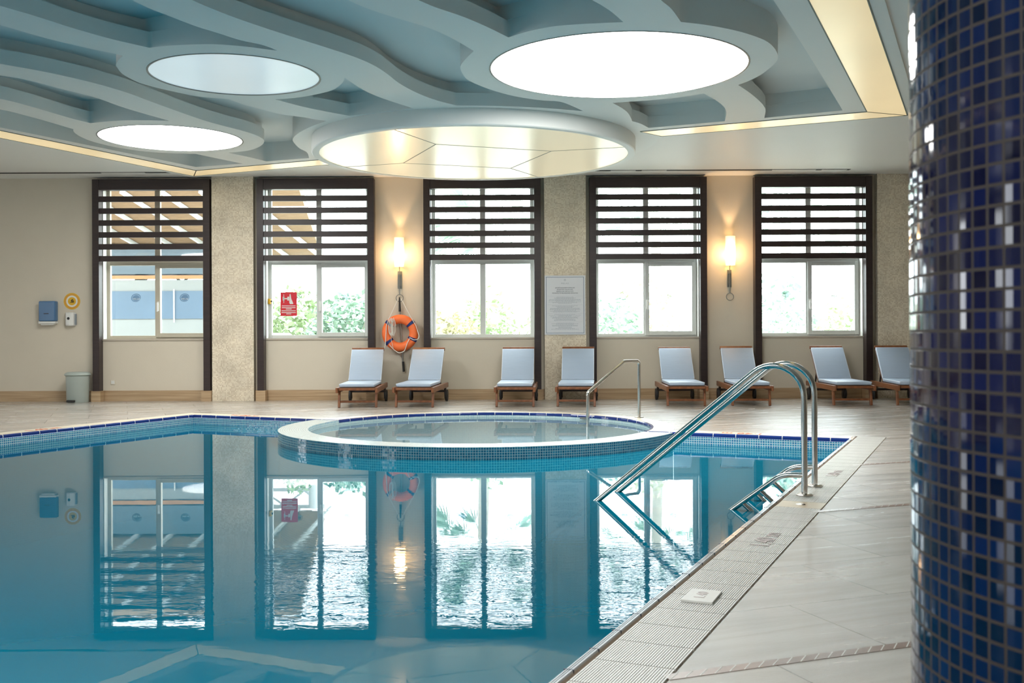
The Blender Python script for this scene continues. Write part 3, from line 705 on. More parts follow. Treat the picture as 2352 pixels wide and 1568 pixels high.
# slot diffusers near the window wall
for x0, x1, lab, whites in ((-9.5, -5.45, 'dark slot air diffuser in the ceiling above the towel dispenser', [(-6.6, -5.9)]), (1.35, 5.45, 'slot air diffuser in the ceiling above the two rightmost windows', [(1.6, 2.0), (2.1, 2.5), (4.2, 4.9), (5.0, 5.4)])):
    e = empty('air_diffuser', ((x0+x1)/2, WY-.60, ZC)); tag(e, lab, 'air vent', 'ceiling slot diffusers')
    h = (x1-x0)/2; cx = (x0+x1)/2
    b = MB(); b.box(-h, h, -.05, .05, -.004, .006); b.build('slot', M['black'], e)
    for a, c in whites: b = MB(); b.box(a-cx, c-cx, -.03, .03, -.007, .002); b.build('blade', M['white'], e)

# ------------------------------------------------------------------ blue column
b = MB(); R = .383; n = 188; z0, z1 = 0.0, ZC
for k in range(n):
    a, c = 2*PI*k/n, 2*PI*(k+1)/n
    b.quad([(R*math.cos(a), R*math.sin(a), z0), (R*math.cos(c), R*math.sin(c), z0), (R*math.cos(c), R*math.sin(c), z1), (R*math.cos(a), R*math.sin(a), z1)],
           [(R*a, z0), (R*c, z0), (R*c, z1), (R*a, z1)])
o = b.build('column', M['column'], smooth=True, loc=(.951, 1.409, 0)); o['kind'] = 'thing'
tag(o, 'round column clad in glossy navy blue glass mosaic', 'column')

# ------------------------------------------------------------------ sun loungers
def make_lounger():
    root = empty('sun_lounger')
    for s in (-1, 1):
        b = MB(); b.box(s*.292-.018, s*.292+.018, 0, 1.70, .225, .305); b.build('side_rail', M['lwood'], root, bevel=.006)
        b = MB(); b.bar((s*.276, .19, .26), (s*.276, .14, 0), .034, .055, (0, 1, 0)); b.build('front_leg', M['lwood'], root, bevel=.005)
        b = MB(); b.bar((s*.276, 1.52, .26), (s*.276, 1.60, .05), .034, .05, (0, 1, 0)); b.build('rear_leg', M['ldark'], root, bevel=.005)
        b = MB(); Mx = Matrix.Rotation(PI/2, 4, 'Y'); b.lathe([(.03, -.02), (.088, -.02), (.095, -.012), (.095, .012), (.088, .02), (.03, .02)], c=(s*.292, 1.60, .095), n=28, M=Mx)
        w = b.build('wheel', M['black'], root, smooth=True)
        b = MB(); b.lathe([(.03, -.026), (.03, .026)], c=(s*.292, 1.60, .095), n=16, M=Mx); b.build('hub', M['ldark'], w)
    b = MB(); b.box(-.275, .275, .03, .075, .262, .300); b.build('front_rail', M['lwood'], root, bevel=.005)
    b = MB(); b.bar((-.276, .155, .09), (.276, .155, .09), .022, .032); b.build('stretcher', M['lwood'], root, bevel=.004)
    b = MB(); b.bar((-.292, 1.575, .165), (.292, 1.575, .165), .03, .034); b.build('axle', M['ldark'], root)
    b = MB()
    for k in range(12): b.box(-.274, .274, .11+k*.085, .165+k*.085, .285, .303)
    b.build('seat_slats', M['lwood'], root)
    al = math.radians(47); hy, hz = 1.13, .305
    def bk(x, t, w): return (x, hy+t*math.cos(al)-w*math.sin(al), hz+t*math.sin(al)+w*math.cos(al))
    b = MB()
    for s in (-1, 1): b.bar(bk(s*.235, 0, .0), bk(s*.235, .70, .0), .035, .03, (0, -math.sin(al), math.cos(al)))
    for k in range(7): b.bar(bk(-.23, .05+k*.095, .0), bk(.23, .05+k*.095, .0), .05, .016, (0, -math.sin(al), math.cos(al)))
    b.build('backrest_frame', M['lwood'], root)
    b = MB(); b.bar(bk(-.262, .705, .004), bk(.262, .705, .004), .05, .036, (0, -math.sin(al), math.cos(al))); b.build('top_rail', M['lwood'], root, bevel=.006)
    b = MB(); b.bar(bk(-.20, .34, -.02), (-.20, 1.52, .28), .022, .03); b.build('prop_strut', M['ldark'], root)
    b = MB(); b.bar(bk(.20, .34, -.02), (.20, 1.52, .28), .022, .03); b.build('prop_strut', M['ldark'], root)
    # cushion pads
    b = MB(); b.box(-.264, .264, .05, 1.10, .307, .362); q = b.build('seat_cushion', M['cushion'], root, bevel=.02, seg=3, smooth=False)
    q.data.shade_smooth()
    b = MB(); b.tube([(-.259, .055, .352), (.259, .055, .352), (.259, 1.09, .352), (-.259, 1.09, .352)], .006, 6, closed=True); b.build('piping', M['piping'], q)
    Mb = Matrix.Translation((0, hy, hz)) @ Matrix.Rotation(al, 4, 'X')
    b = MB(); b.box(-.260, .260, .03, .688, .018, .066, Mb); q = b.build('back_cushion', M['cushion'], root, bevel=.018, seg=3)
    q.data.shade_smooth()
    b = MB(); b.tube([tuple(Mb @ Vector(p)) for p in ((-.255, .035, .057), (.255, .035, .057), (.255, .683, .057), (-.255, .683, .057))], .006, 6, closed=True); b.build('piping', M['piping'], q)
    return root
LG = make_lounger()
#       x      y     turn(deg)  label
LOUNGERS = [(-2.31, 15.36, 1.7, 'wooden lounger with pale blue cushion under the red-sign window, bare top rail showing'),
 (-1.475, 15.36, -4.0, 'wooden lounger with creased pale blue cushion directly beneath the orange life ring'),
 (.035, 15.38, -2.5, 'wooden lounger with pale blue cushion below the middle window'),
 (.945, 15.38, -5.0, 'wooden lounger with pale blue cushion below the rules poster'),
 (2.605, 15.40, -2.0, 'wooden lounger with pale blue cushion beneath the window right of the rules poster'),
 (3.575, 15.40, -3.6, 'wooden lounger below the rightmost wall lamp, crossed by the diagonal handrails'),
 (5.085, 15.36, -2.0, 'wooden lounger below the window nearest the column, just past the handrail posts'),
 (6.02, 15.32, -6.0, 'wooden lounger partly hidden by the blue mosaic column')]
for i, (x, y, rz, lab) in enumerate(LOUNGERS):
    o = LG if i == 0 else copy_tree(LG)
    o.location = (x, y, 0); o.rotation_euler = (0, 0, math.radians(rz))
    if i in (0, 3, 4, 7):        # cushion slid down, bare top rail shows
        for ch in o.children:
            if ch.name.startswith('top_rail'): ch.location = (0, .022 if i != 4 else .014, .026 if i != 4 else .016)
    tag(o, lab, 'lounger', 'sun loungers along the window wall')

# ------------------------------------------------------------------ handrails
def bend(pts, r, n=8):
    "polyline with rounded corners"
    P = [Vector(p) for p in pts]; out = [P[0]]
    for i in range(1, len(P)-1):
        a, c, d = P[i-1], P[i], P[i+1]; rad = r[i-1] if isinstance(r, (list, tuple)) else r
        u, v = (a-c).normalized(), (d-c).normalized(); ang = u.angle(v); t = min(rad/math.tan(ang/2), .49*(a-c).length if i > 1 else .98*(a-c).length)
        s0, s1 = c+u*t, c+v*t
        for k in range(n+1):
            q = k/n; out.append(s0*(1-q)**2+c*2*q*(1-q)+s1*q*q)
    out.append(P[-1]); return out
rd = Vector((-CE, -SE, 0))         # from the deck into the pool
def pool_rail(base, label):
    e = empty('pool_handrail', base); tag(e, label, 'handrail', 'long pool handrails')
    def q(s, z): return (rd.x*s, rd.y*s, z)
    top = [q(0, .0), q(0, .98), q(.20, .90), q(.30, .785), q(1.49, -.14), q(1.95, -.50), q(1.97, -1.0)]
    path = [Vector(q(0, .004)), Vector(q(0, .64))]
    cx, cz, rr = .205, .665, .205
    for k in range(13):
        a = PI-(PI-math.radians(52))*k/12; path.append(Vector(q(cx+rr*math.cos(a), cz+rr*math.sin(a)*1.02)))
    path += [Vector(q(1.475, -.125)), Vector(q(1.95, -.495)), Vector(q(2.0, -.6)), Vector(q(2.0, -1.24))]
    b = MB(); b.tube(path, .0205, 20); b.build('rail', M['steel'], e, smooth=True)
    low = bend([q(0, .135), q(.15, .135), q(.50, -.135), q(.66, -.26), q(.66, -1.1)], [.18, .0001, .10])
    b = MB(); b.tube(low, .0185, 16); b.build('lower_rail', M['steel'], e, smooth=True)
    for s, z in ((.30, .02), (.42, -.073)):
        b = MB(); b.tube([q(s, z), q(s-.155, z-.135)], .016, 12); b.build('stub', M['steel'], e, smooth=True)
    b = MB(); b.lathe([(.055, .002), (.055, .008), (.045, .013), (.022, .016)], n=28); b.build('base_flange', M['steelr'], e, smooth=True)
pool_rail((1.964, 6.974, 0), 'nearer of the paired long steel handrails descending into the pool')
pool_rail((2.155, 7.392, 0), 'farther of the paired long steel handrails descending into the pool')
e = empty('tub_handrail', (1.653, 13.512, 0)); tag(e, 'short arched steel handrail at the hot tub edge', 'handrail')
dx = Vector((.935-1.653, 12.84-13.512, 0)); ln = dx.length; dx.normalize()
def q(s, z): return (dx.x*s, dx.y*s, z)
b = MB(); b.tube(bend([q(0, 0), q(0, .735), q(.30, .735), q(ln, .36), q(ln, -.6)], [.05, .09, .06]), .021, 18); b.build('rail', M['steel'], e, smooth=True)
b = MB(); b.lathe([(.06, .001), (.06, .009), (.022, .014)], n=24); b.build('base_flange', M['steelr'], e, smooth=True)

# ------------------------------------------------------------------ wall lamps
for x, lab in ((-1.865, 'lit glass wall lamp above the orange life ring'), (3.625, 'lit glass wall lamp between the two rightmost windows')):
    e = empty('wall_lamp', (x, WY, 2.215)); tag(e, lab, 'wall lamp', 'glass wall lamps')
    b = MB(); b.lathe([(.078, .0), (.083, .12), (.084, .24), (.079, .48), (.074, .48), (.074, .0)], c=(0, -.11, 0), n=32, cap=False)
    o = b.build('lamp_shade', M['lamp'], e, smooth=True)
    b = MB(); b.box(-.035, .035, -.02, -.001, -.36, -.07); b.box(-.02, .02, -.05, -.02, -.32, -.29); b.box(-.02, .02, -.05, -.02, -.14, -.11); b.build('back_plate', M['iron'], e, bevel=.003)
    b = MB(); b.tube([(0, -.055, .02), (0, -.055, -.46)], .007, 8); b.tube([(0, -.055, -.02), (0, -.11, -.005)], .006, 8); b.build('stem', M['iron'], e)
    b = MB(); b.tube([(.06*math.cos(2*PI*k/28), -.055, -.52+.06*math.sin(2*PI*k/28)) for k in range(28)], .006, 8, closed=True); b.build('hanging_ring', M['iron'], e, smooth=True)
    ld = bpy.data.lights.new('bulb', 'SPOT'); ld.energy = 10; ld.color = (1, .62, .32); ld.spot_size = math.radians(52); ld.spot_blend = .6; ld.shadow_soft_size = .03
    l = bpy.data.objects.new('bulb', ld); COL.objects.link(l); l.parent = e; l.location = (0, -.11, .44); l.rotation_euler = (PI, 0, 0)
    ld = bpy.data.lights.new('bulb', 'POINT'); ld.energy = 6; ld.color = (1, .60, .32); ld.shadow_soft_size = .09
    l = bpy.data.objects.new('bulb', ld); COL.objects.link(l); l.parent = e; l.location = (0, -.22, .2)

# ------------------------------------------------------------------ life ring and pole
e = empty('life_ring', (-1.85, WY-.15, 1.115)); tag(e, 'orange life ring with navy straps and white rope hanging on the wall', 'life ring')
Rm, rm = .226, .074
def tor(a, r, th): return (r*math.cos(a), 0, r*math.sin(a))
b = MB(); b.tube([(Rm*math.cos(2*PI*k/64), 0, Rm*1.02*math.sin(2*PI*k/64)) for k in range(64)], rm, 20, closed=True); b.build('buoy', M['ring'], e, smooth=True)
for a in (40, 140, 218, 335):
    a0 = math.radians(a)
    b = MB(); b.tube([(Rm*math.cos(a0+d), 0, Rm*1.02*math.sin(a0+d)) for d in (-.10, -.05, 0, .05, .10)], rm+.004, 20, caps=False); b.build('strap', M['navy'], e, smooth=True)
b = MB()
def rp(pts): b.tube(bend(pts, .06, 5), .0065, 7)
f = -.085
rp([(.02, -.03, .57), (.18, f, .27), (.27, f, .12), (.325, f, -.06), (.30, f, -.11), (.23, f, -.115), (.165, f-.01, -.075)])
rp([(.165, f-.01, -.09), (.13, f, -.16), (.08, f, -.30), (-.01, f, -.335), (-.10, f, -.27), (-.17, f, -.19)])
rp([(-.02, -.03, .57), (-.18, f, .22), (-.215, f, .12), (-.235, f, -.2), (-.27, f, -.33)])
b.build('grab_rope', M['rope'], e, smooth=True)
b = MB()
for k in range(9):
    ox = (k-4)*.009; pts = [(-.125+ox+.028*math.cos(2*PI*j/20)*(.6+.4*math.sin(k)), -.095-.003*(k % 4), .10+(.115+.012*((k*5) % 4))*math.sin(2*PI*j/20)) for j in range(20)]
    b.tube(pts, .0035, 5, closed=True)
b.tube([(-.14, -.1, .0), (-.135, -.095, -.12), (-.10, -.09, -.27)], .0035, 5)
b.build('throw_line', M['rope'], e)
e = empty('rescue_pole', (-1.865, WY-.035, .47)); tag(e, 'aluminium rescue pole with black grip hanging behind the life ring', 'pole')
b = MB(); b.tube([(.0, -.02, 1.06), (.05, 0, .12)], .013, 10); b.build('shaft', M['steelr'], e, smooth=True)
b = MB(); b.tube([(-.002, -.022, 1.24), (.002, -.022, 1.0)], [.010, .022], 10); b.build('hook_end', M['black'], e, smooth=True)
b = MB(); b.tube([(.05, 0, .17), (.062, 0, 0)], .019, 10); b.build('grip', M['black'], e, smooth=True)

# ------------------------------------------------------------------ items on the left wall
e = empty('paper_towel_dispenser', (-7.705, WY, 1.275)); tag(e, 'blue translucent paper towel dispenser on the beige wall', 'dispenser')
b = MB(); b.box(-.14, .14, -.115, -.001, .06, .395); b.build('cover', M['towel'], e, bevel=.018)
b = MB(); b.box(-.14, .14, -.12, -.001, .02, .058); b.box(-.11, .11, -.10, -.01, -.005, .02); b.build('tray', M['white'], e, bevel=.008)
b = MB(); b.box(-.05, .03, -.118, -.11, .18, .195); b.build('slot', M['ink'], e)
e = empty('soap_dispenser', (-7.345, WY, 1.255)); tag(e, 'small white soap dispenser below the yellow round sticker', 'soap dispenser')
b = MB(); b.prism([(-.088, 0), (-.065, -.09), (.0, -.10), (.065, -.09), (.088, 0)], .0, .23); o = b.build('body', M['white'], e, bevel=.02)
b = MB(); b.box(.078, .09, -.06, -.002, .02, .20); b.build('side_window', M['inkl'], e)
b = MB(); b.lathe([(.022, 0), (.022, .006)], c=(-.01, -.10, .125), n=16, M=Matrix.Rotation(PI/2, 4, 'X')); b.build('push_button', M['black'], e)
e = empty('round_sticker', (-7.335, WY, 1.668)); tag(e, 'round yellow handwashing sticker on the beige wall', 'sticker')
RX = Matrix.Rotation(PI/2, 4, 'X')
b = MB(); b.lathe([(.138, 0), (.138, .003)], n=48, M=RX); b.build('disc', M['yellow'], e)
for r0, r1, mt, d in ((.068, .095, 'white', .0042), (.110, .116, 'redink', .0042)):
    b = MB(); b.lathe([(r0, d-.002), (r0, d), (r1, d), (r1, d-.002)], n=48, M=RX, cap=False); b.build('band', M[mt], e)
b = MB()
b.tube([(-.03, -.005, -.015), (-.01, -.005, -.022), (.012, -.005, -.005), (.03, -.005, .004)], .005, 6); b.tube([(-.015, -.005, .012), (.0, -.005, -.008), (.022, -.005, -.025), (.03, -.005, -.005), (.018, -.005, .015)], .0045, 6)
b.tube([(-.005, -.005, .022), (.012, -.005, .034), (.02, -.005, .022)], .004, 6); b.lathe([(.010, 0), (.010, .005)], c=(0, -.001, .012), n=12, M=RX)
b.build('hand_symbol', M['black'], e)
e = empty('pedal_bin', (-7.145, WY-.24, 0)); tag(e, 'grey-green plastic pedal bin standing against the beige wall', 'bin')
b = MB(); b.lathe([(.165, 0), (.172, .02), (.185, .44), (.18, .44), (.16, .02)], n=40); b.build('body', M['bin'], e, smooth=True)
b = MB(); b.lathe([(.19, .437), (.208, .45), (.205, .462), (.185, .485), (.15, .498), (.01, .50)], n=40); b.build('lid', M['bin'], e, smooth=True)
b = MB(); b.box(-.10, .03, -.215, -.165, .015, .045); b.box(-.10, -.02, -.22, -.165, .012, .03); b.build('pedal', M['black'], e, bevel=.008)
e = empty('wall_socket', (-6.655, WY, .315)); tag(e, 'small cream socket plate low on the wall under the kiosk-view window', 'socket')
b = MB(); b.box(-.04, .04, -.012, -.001, -.04, .04); b.build('plate', M['wall'], e, bevel=.005)
b = MB(); b.box(-.028, .028, -.015, -.012, -.028, .028); b.build('insert', M['reveal'], e, bevel=.003)

# ------------------------------------------------------------------ rules poster
e = empty('rules_poster', (.878, WY-.135, 1.565)); tag(e, 'white framed rules poster on the mosaic pilaster', 'poster')
PW2, PH = .338, .49
b = MB(); b.box(-PW2, PW2, -.014, 0, -PH, PH); b.build('board', M['paper'], e, bevel=.003)
b = MB()
for s in (-1, 1):
    b.box(s*(PW2-.028)-.0035, s*(PW2-.028)+.0035, -.016, -.013, -PH+.026, PH-.026); b.box(-PW2+.026, PW2-.026, -.016, -.013, s*(PH-.028)-.0035, s*(PH-.028)+.0035)
b.build('border_line', M['kblue'], e)
RXm = Matrix.Rotation(PI/2, 4, 'X')
def put(body, size, z, mat, sp=1.0, name='lettering'):
    tm = text_mesh(body, size, spacing=sp); tm.transform(RXm); return link_mesh(name, tm, M[mat], e, loc=(0, -.0155, z))
put('M E L A S', .030, .358, 'inkl')
b = MB()
for k in range(8):
    a = 2*PI*k/8; b.tube([(.008*math.cos(a), -.0155, .415+.008*math.sin(a)), (.018*math.cos(a), -.0155, .415+.018*math.sin(a))], .0025, 5)
b.build('flower_emblem', M['inkl'], e)
for k, t in enumerate(('JAKUZİ KULLANIM KURALLARI', 'RULES FOR THE JACUZZI', 'REGELN FÜR DEN JACUZZI', 'ПРАВИЛА ПОЛЬЗОВАНИЯ ДЖАКУЗИ')):
    put(t, .0235, .285-k*.0295, 'ink')
b = MB(); rr = random.Random(3)
for blk in range(4):
    zt = .148-blk*.142
    b.box(-.29, .29, -.0152, -.0138, zt-.0006, zt+.0006)
    for k in range(9):
        w = rr.uniform(.10, .27); z = zt-.018-k*.0128; x = -w
        while x < w:
            l = rr.uniform(.012, .035); b.box(x, min(w, x+l), -.0152, -.0138, z-.0022, z+.0022); x += l+.006
b.build('rule_text', M['inkl'], e)

# ------------------------------------------------------------------ red sign on the second window, yellow lock
e = empty('red_sign', (-3.76, WY+.182, 1.61)); tag(e, 'small red pictogram sign on the window pane beside the yellow lock', 'sign')
b = MB(); b.box(-.138, .138, -.004, 0, -.20, .20); b.build('board', M['red'], e)
b = MB()
y0, y1 = -.0065, -.0035
b.box(-.098, -.072, y0, y1, .060, .125); b.box(-.086, -.078, y0, y1, .02, .165); b.box(-.072, -.02, y0, y1, .082, .102); b.box(-.022, .008, y0, y1, .06, .125)
P = [(.015, .16), (.025, .175), (.034, .16), (.045, .09), (.078, .01), (.072, .0), (.02, .0), (.01, .03), (.012, .08)]
n_ = len(P); bb = len(b.v); b.v += [(x, y0, z) for x, z in P]; b.face(list(range(bb, bb+n_))[::-1])
b.build('hand_pictogram', M['white'], e)
b = MB()
for z, w in ((-.03, .115), (-.06, .115), (-.083, .048), (-.112, .122), (-.142, .12), (-.165, .042)): b.box(-w, w, y0, y1, z-.006, z+.006)
b.build('sign_text', M['white'], e)
e = empty('window_lock', (-4.07, WY+.13, 1.655)); tag(e, 'tiny yellow and black break-glass knob on the window frame', 'lock')
b = MB(); b.box(-.02, .02, -.03, .03, -.045, .045); b.build('body', M['yellow'], e, bevel=.01)
b = MB(); b.box(-.045, -.018, -.02, .03, -.045, .045); b.box(.018, .045, -.01, .0, -.012, .012); b.build('clip', M['black'], e)

# ------------------------------------------------------------------ poolside markings, plates, floor strips
def floor_text(body, size, u, v, rot, mat, label, fr=PL, z=.004):
    tm = text_mesh(body, size, depth=.0008); o = link_mesh('depth_marking', tm, M[mat], None)
    x, y = fr(u, v); o.location = (x, y, z); o.rotation_euler = (0, 0, TH+rot); tag(o, label, 'depth marking', 'painted pool depth markings'); return o
floor_text('1.40 m', .17, 7.47, -.165, PI, 'redink', 'red painted depth marking on the coping beside the handrails')
floor_text('1.40 m', .17, .74, -.165, PI, 'redink', 'red painted depth marking on the far coping under the second window')
floor_text('1.40 m', .17, -.165, 2.35, PI/2, 'redink', 'red painted depth marking on the coping of the left pool side')
floor_text('1.40 m', .145, PW+.205, 5.57, PI/2, 'redink2', 'worn red depth marking on the grates between handrails and loose tile')
floor_text('1.40 m', .13, PW+.205, 2.78, PI/2, 'redink2', 'faded small red depth marking on the grates behind the handrail bases')
x, y = PL(PW+.185, 6.89)
e = empty('loose_tile', (x, y, .002), TH+.03); tag(e, 'loose white tile with faded red writing lying on the grates', 'tile')
b = MB(); b.box(-.065, .065, -.10, .10, 0, .010); b.build('tile', M['grate'], e, bevel=.002)
tm = text_mesh('1.40', .065, depth=.0006); o = link_mesh('lettering', tm, M['redink2'], e, loc=(.0, 0, .0105)); o.rotation_euler = (0, 0, PI/2)
x, y = PL(PW+.19, -.33+19.5*.24)
e = empty('cover_plate', (x, y, 0), TH); tag(e, 'brushed steel cover plate set into the gutter grates', 'cover plate')
b = MB(); b.box(-.135, .145, -.118, .118, -.012, .002); b.build('plate', M['plate'], e, bevel=.002)
b = MB(); b.lathe([(.03, .002), (.03, .004), (.012, .0045), (.012, .0025)], n=20); b.build('lock_ring', M['steel'], e)
# narrow mosaic strips across the deck, 45 degrees to the pool
ca, sa = math.cos(math.radians(20.61)), math.sin(math.radians(20.61))
for nn, t0, lab in ((2.923, 1.62, 'brown roped mosaic floor strip nearest the viewpoint'), (5.29, 3.95, 'roped mosaic floor strip level with the steel cover plate'), (7.02, 5.62, 'roped mosaic floor strip behind the handrail posts')):
    e = empty('floor_strip', (ca*t0-sa*nn, sa*t0+ca*nn, 0), math.radians(20.61)); tag(e, lab, 'floor strip', 'roped mosaic floor strips')
    ln = 6.0
    b = MB(); b.box(0, ln, -.026, .026, -.002, .0015); b.build('strip', M['rope_brown'], e)
    b = MB(); k = 0.0
    while k < ln: b.bar((k, -.024, .0016), (k+.055, .024, .0016), .004, .001); k += .055
    b.build('strip_line', M['joint'], e)

# ------------------------------------------------------------------ GARDEN outside
b = MB(); b.box(-40, 40, WY+.3, 70, -.4, -.12); tag(b.build('ground', M['paving']), 'pale sunlit paving outside the windows', 'ground', kind='structure')
def leaves(b, c, rad, n, size, rng, droop=.3):
    for _ in range(n):
        while True:
            p = Vector((rng.uniform(-1, 1), rng.uniform(-1, 1), rng.uniform(-1, 1)))
            if .25 < p.length < 1: break
        q = Vector((c[0]+p.x*rad[0], c[1]+p.y*rad[1], c[2]+p.z*rad[2]))
        d = Vector((rng.uniform(-1, 1), rng.uniform(-1, 1), rng.uniform(-.8, .6))).normalized()
        s = d.cross(Vector((rng.uniform(-1, 1), rng.uniform(-1, 1), rng.uniform(-1, 1)))).normalized()
        l = size*rng.uniform(.7, 1.4); w = l*.24
        b.quad([q, q+d*l*.5+s*w, q+d*l, q+d*l*.5-s*w])
def shrub(x, y, w, h, n, mat, lab, seed, size=.16):
    rng = random.Random(seed)
    e = empty('garden_shrub', (x, y, -.12)); tag(e, lab, 'shrub', 'garden shrubs outside the windows')
    b = MB()
    for k in range(5):
        a = rng.uniform(0, 2*PI); b.tube([(0, 0, 0), (.12*math.cos(a), .12*math.sin(a), h*.3), (w*.35*math.cos(a), .3*math.sin(a), h*.75)], [.03, .022, .01], 6)
    b.build('stem', M['bark'], e)
    b = MB(); leaves(b, (0, 0, h*.52), (w*.5, w*.4, h*.52), n, size, rng)
    b.build('foliage', M[mat], e)
shrub(-3.4, 21.6, 1.9, 2.0, 2400, 'leaf3', 'dense green shrub seen through the right pane of the red-sign window', 1)
shrub(-4.75, 23.0, 1.5, 2.2, 1300, 'leaf', 'green shrub behind the white pergola post', 2)
shrub(-1.35, 22.0, 1.6, 1.7, 1700, 'leaf2', 'olive shrub low in the left pane of the middle window', 3)
shrub(-.55, 23.5, 1.6, 2.2, 1000, 'leaf', 'green shrub behind the mullion of the middle window', 4)
shrub(.75, 21.5, 1.0, 1.9, 1100, 'leaf', 'narrow green shrub in the right pane of the middle window', 5)
shrub(2.15, 22.5, 1.5, 2.0, 900, 'leaf3', 'thin shrub outside the window right of the poster', 6)
shrub(3.2, 25.0, 1.8, 2.6, 800, 'leaf2', 'sparse olive shrub outside the window left of the rightmost lamp', 7)
shrub(6.0, 23.0, 1.6, 2.5, 900, 'leaf3', 'sparse shrub in the left pane of the window nearest the column', 8)
shrub(7.5, 23.5, 1.5, 1.9, 900, 'leaf', 'sparse shrub in the right pane of the window nearest the column', 9)
def palm(x, y, h, lab, seed):
    rng = random.Random(seed); e = empty('palm_tree', (x, y, -.12)); tag(e, lab, 'palm tree', 'palm trees outside the windows')
    b = MB(); b.tube([(0, 0, 0), (.05, 0, h*.5), (.0, 0, h)], [.17, .13, .12], 10); b.build('trunk', M['bark'], e, smooth=True)
    b = MB()
    for k in range(22):
        a = rng.uniform(0, 2*PI); el = rng.uniform(-.5, 1.0); st = rng.uniform(.8, 1.2)
        tip = Vector((math.cos(a)*math.cos(el)*st, math.sin(a)*math.cos(el)*st, h+math.sin(el)*st)); base = Vector((0, 0, h))
        d = (tip-base).normalized(); s = d.cross(Vector((0, 0, 1))).normalized()
        b.tube([base, tip], .012, 4)
        for j in range(14):
            t = -1.15+2.3*j/13; dd = (d*math.cos(t)+s*math.sin(t)).normalized(); l = rng.uniform(.55, .8)
            w = d.cross(s)*.018+s*.012
            q = tip+dd*l+Vector((0, 0, -.22*rng.random()))
            b.quad([tip-w, tip+dd*l*.4+w*1.2, q, tip+dd*l*.4-w*1.2])
    b.build('fronds', M['leaf3'], e)
palm(-2.4, 25.0, 4.3, 'fan palm behind the top of the red-sign window', 11)
palm(-.7, 24.0, 3.6, 'fan palm showing at the top of the middle window', 12)
palm(1.2, 26.0, 4.6, 'tall fan palm behind the top right of the middle window', 13)
palm(3.6, 26.0, 4.2, 'fan palm behind the slats of the window right of the poster', 14)
palm(6.6, 25.0, 3.9, 'fan palm in the left pane of the window nearest the column', 15)
palm(8.4, 27.0, 4.8, 'tall fan palm at the far right of the garden', 16)
# pergola with thatched roof
e = empty('pergola', (-8.0, 21.5, -.12)); tag(e, 'white steel pergola with brown reed thatch roof outside the left windows', 'pergola')
def R_(u, t):       # roof underside: u across 0..1, t from near high edge to far eave
    x = (-14.0+u*10.0)+(0 if u < 1 else .0); return Vector((x+8.0, -1.3+t*4.3, 3.95-t*1.15+.12))
b = MB(); P = [R_(0, 0), R_(.985, 0), R_(.955, 1), R_(0, 1)]
Q = [p+Vector((0, 0, .22)) for p in P]; k = len(b.v); b.v += [tuple(p) for p in P+Q]
for f_ in ((0, 1, 2, 3), (7, 6, 5, 4), (0, 4, 5, 1), (1, 5, 6, 2), (2, 6, 7, 3), (3, 7, 4, 0)): b.face([k+i for i in f_])
b.build('thatch_roof', M['thatch'], e)
b = MB()
for u in [i/13 for i in range(14)]:
    a, c = R_(max(0, u-.13), 0), R_(u*.97, 1); b.bar(a+Vector((0, 0, -.05)), c+Vector((0, 0, -.05)), .06, .08)
b.build('rafter', M['wsteel'], e)
b = MB(); a, c = R_(0, 1), R_(.955, 1)
b.bar(a+Vector((0, 0, -.08)), c+Vector((0, 0, -.08)), .08, .10); b.bar(a+Vector((0, 0, -.48)), c+Vector((0, 0, -.48)), .07, .08)
for i in range(20):
    t0, t1 = i/20, (i+1)/20; h0, h1 = (-.46, -.10) if i % 2 else (-.10, -.46)
    b.bar(a.lerp(c, t0)+Vector((0, 0, h0)), a.lerp(c, t1)+Vector((0, 0, h1)), .04, .05)
b.build('truss', M['wsteel'], e)
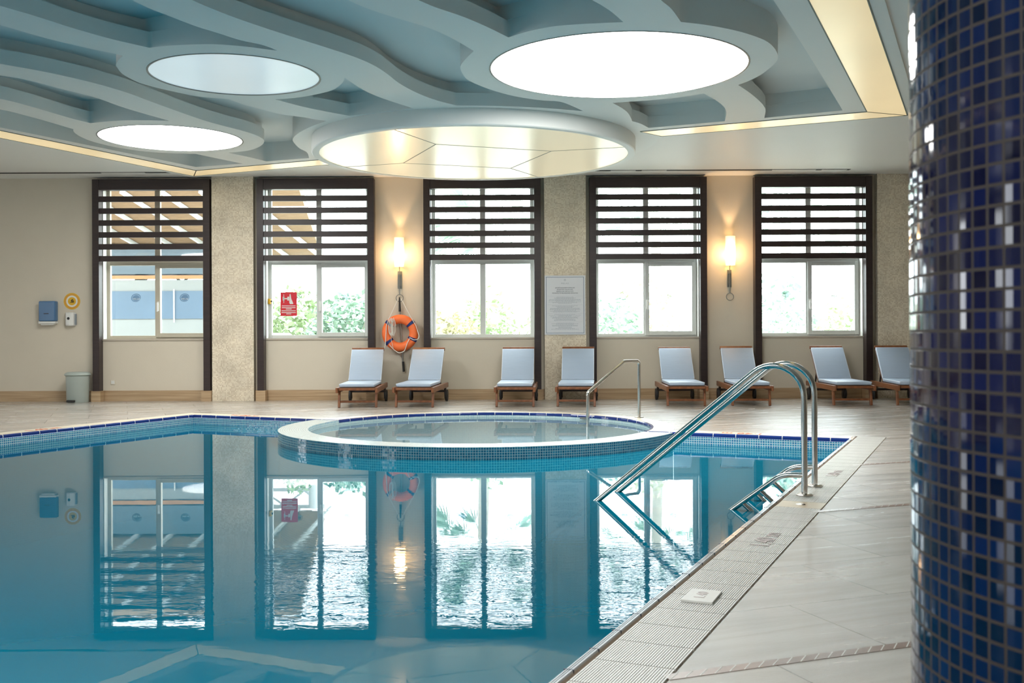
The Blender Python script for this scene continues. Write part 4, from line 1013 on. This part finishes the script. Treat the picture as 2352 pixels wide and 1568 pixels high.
for px, py in ((3.45, 2.2), (-.5, 2.2)):
    b = MB(); b.lathe([(.12, 0), (.12, 2.75)], c=(px, py, 0), n=20); b.build('post', M['wsteel'], e, smooth=True)
b = MB(); b.box(-8.35, -7.98, 19.6, 19.9, -.12, 5.0); tag(b.build('outdoor_pillar', M['wsteel']), 'broad white pillar outside the kiosk-view window', 'pillar')
# kiosk with blue vinyl sheets
e = empty('kiosk', (-7.5, 23.2, -.12)); tag(e, 'grey panel kiosk with blue vinyl sheets seen through the leftmost window', 'kiosk')
b = MB(); b.box(-3.5, 1.15, 0, 2.0, 0, 2.45); b.build('panel_wall', M['kpanel'], e)
b = MB(); b.box(-3.5, 1.15, -.05, 0, 2.47, 2.55); b.build('terracotta_band', M['orange'], e)
b = MB(); b.box(-3.5, 1.15, -.08, 1.5, 2.58, 3.2); b.build('slate_sheet', M['kdark'], e)
b = MB(); b.box(-3.5, 1.1, -.03, -.002, 1.58, 2.20); b.build('blue_sheet', M['kblue'], e)
b = MB()
for xx in (-.05, .75): b.tube([(xx, -.05, 1.5), (xx, -.05, 2.24)], .018, 6)
b.build('batten', M['wsteel'], e)
b = MB(); b.prism([(-.45, -.3), (.45, -.3), (.45, .3), (-.45, .3)], 0, 1.25)
tag(b.build('white_cabinet', M['white'], loc=(-5.0, 21.2, -.12), bevel=.06), 'white rounded cabinet outside behind the red sign', 'cabinet')
for x, w, h, lab in ((1.9, 3.2, 1.05, 'low white garden wall outside the window right of the poster'), (6.9, 4.6, .95, 'low white garden wall outside the window nearest the column')):
    b = MB(); b.box(x-w/2, x+w/2, 26.9, 27.1, -.12, h); tag(b.build('garden_wall', M['wsteel']), lab, 'garden wall', kind='thing')

S.render.engine = 'CYCLES'
S.cycles.use_denoising = True
S.cycles.use_adaptive_sampling = True; S.cycles.adaptive_threshold = 0.02
S.cycles.max_bounces = 6; S.cycles.diffuse_bounces = 3; S.cycles.glossy_bounces = 3; S.cycles.transparent_max_bounces = 12
S.cycles.sample_clamp_indirect = 8.0
S.cycles.caustics_reflective = False; S.cycles.caustics_refractive = False
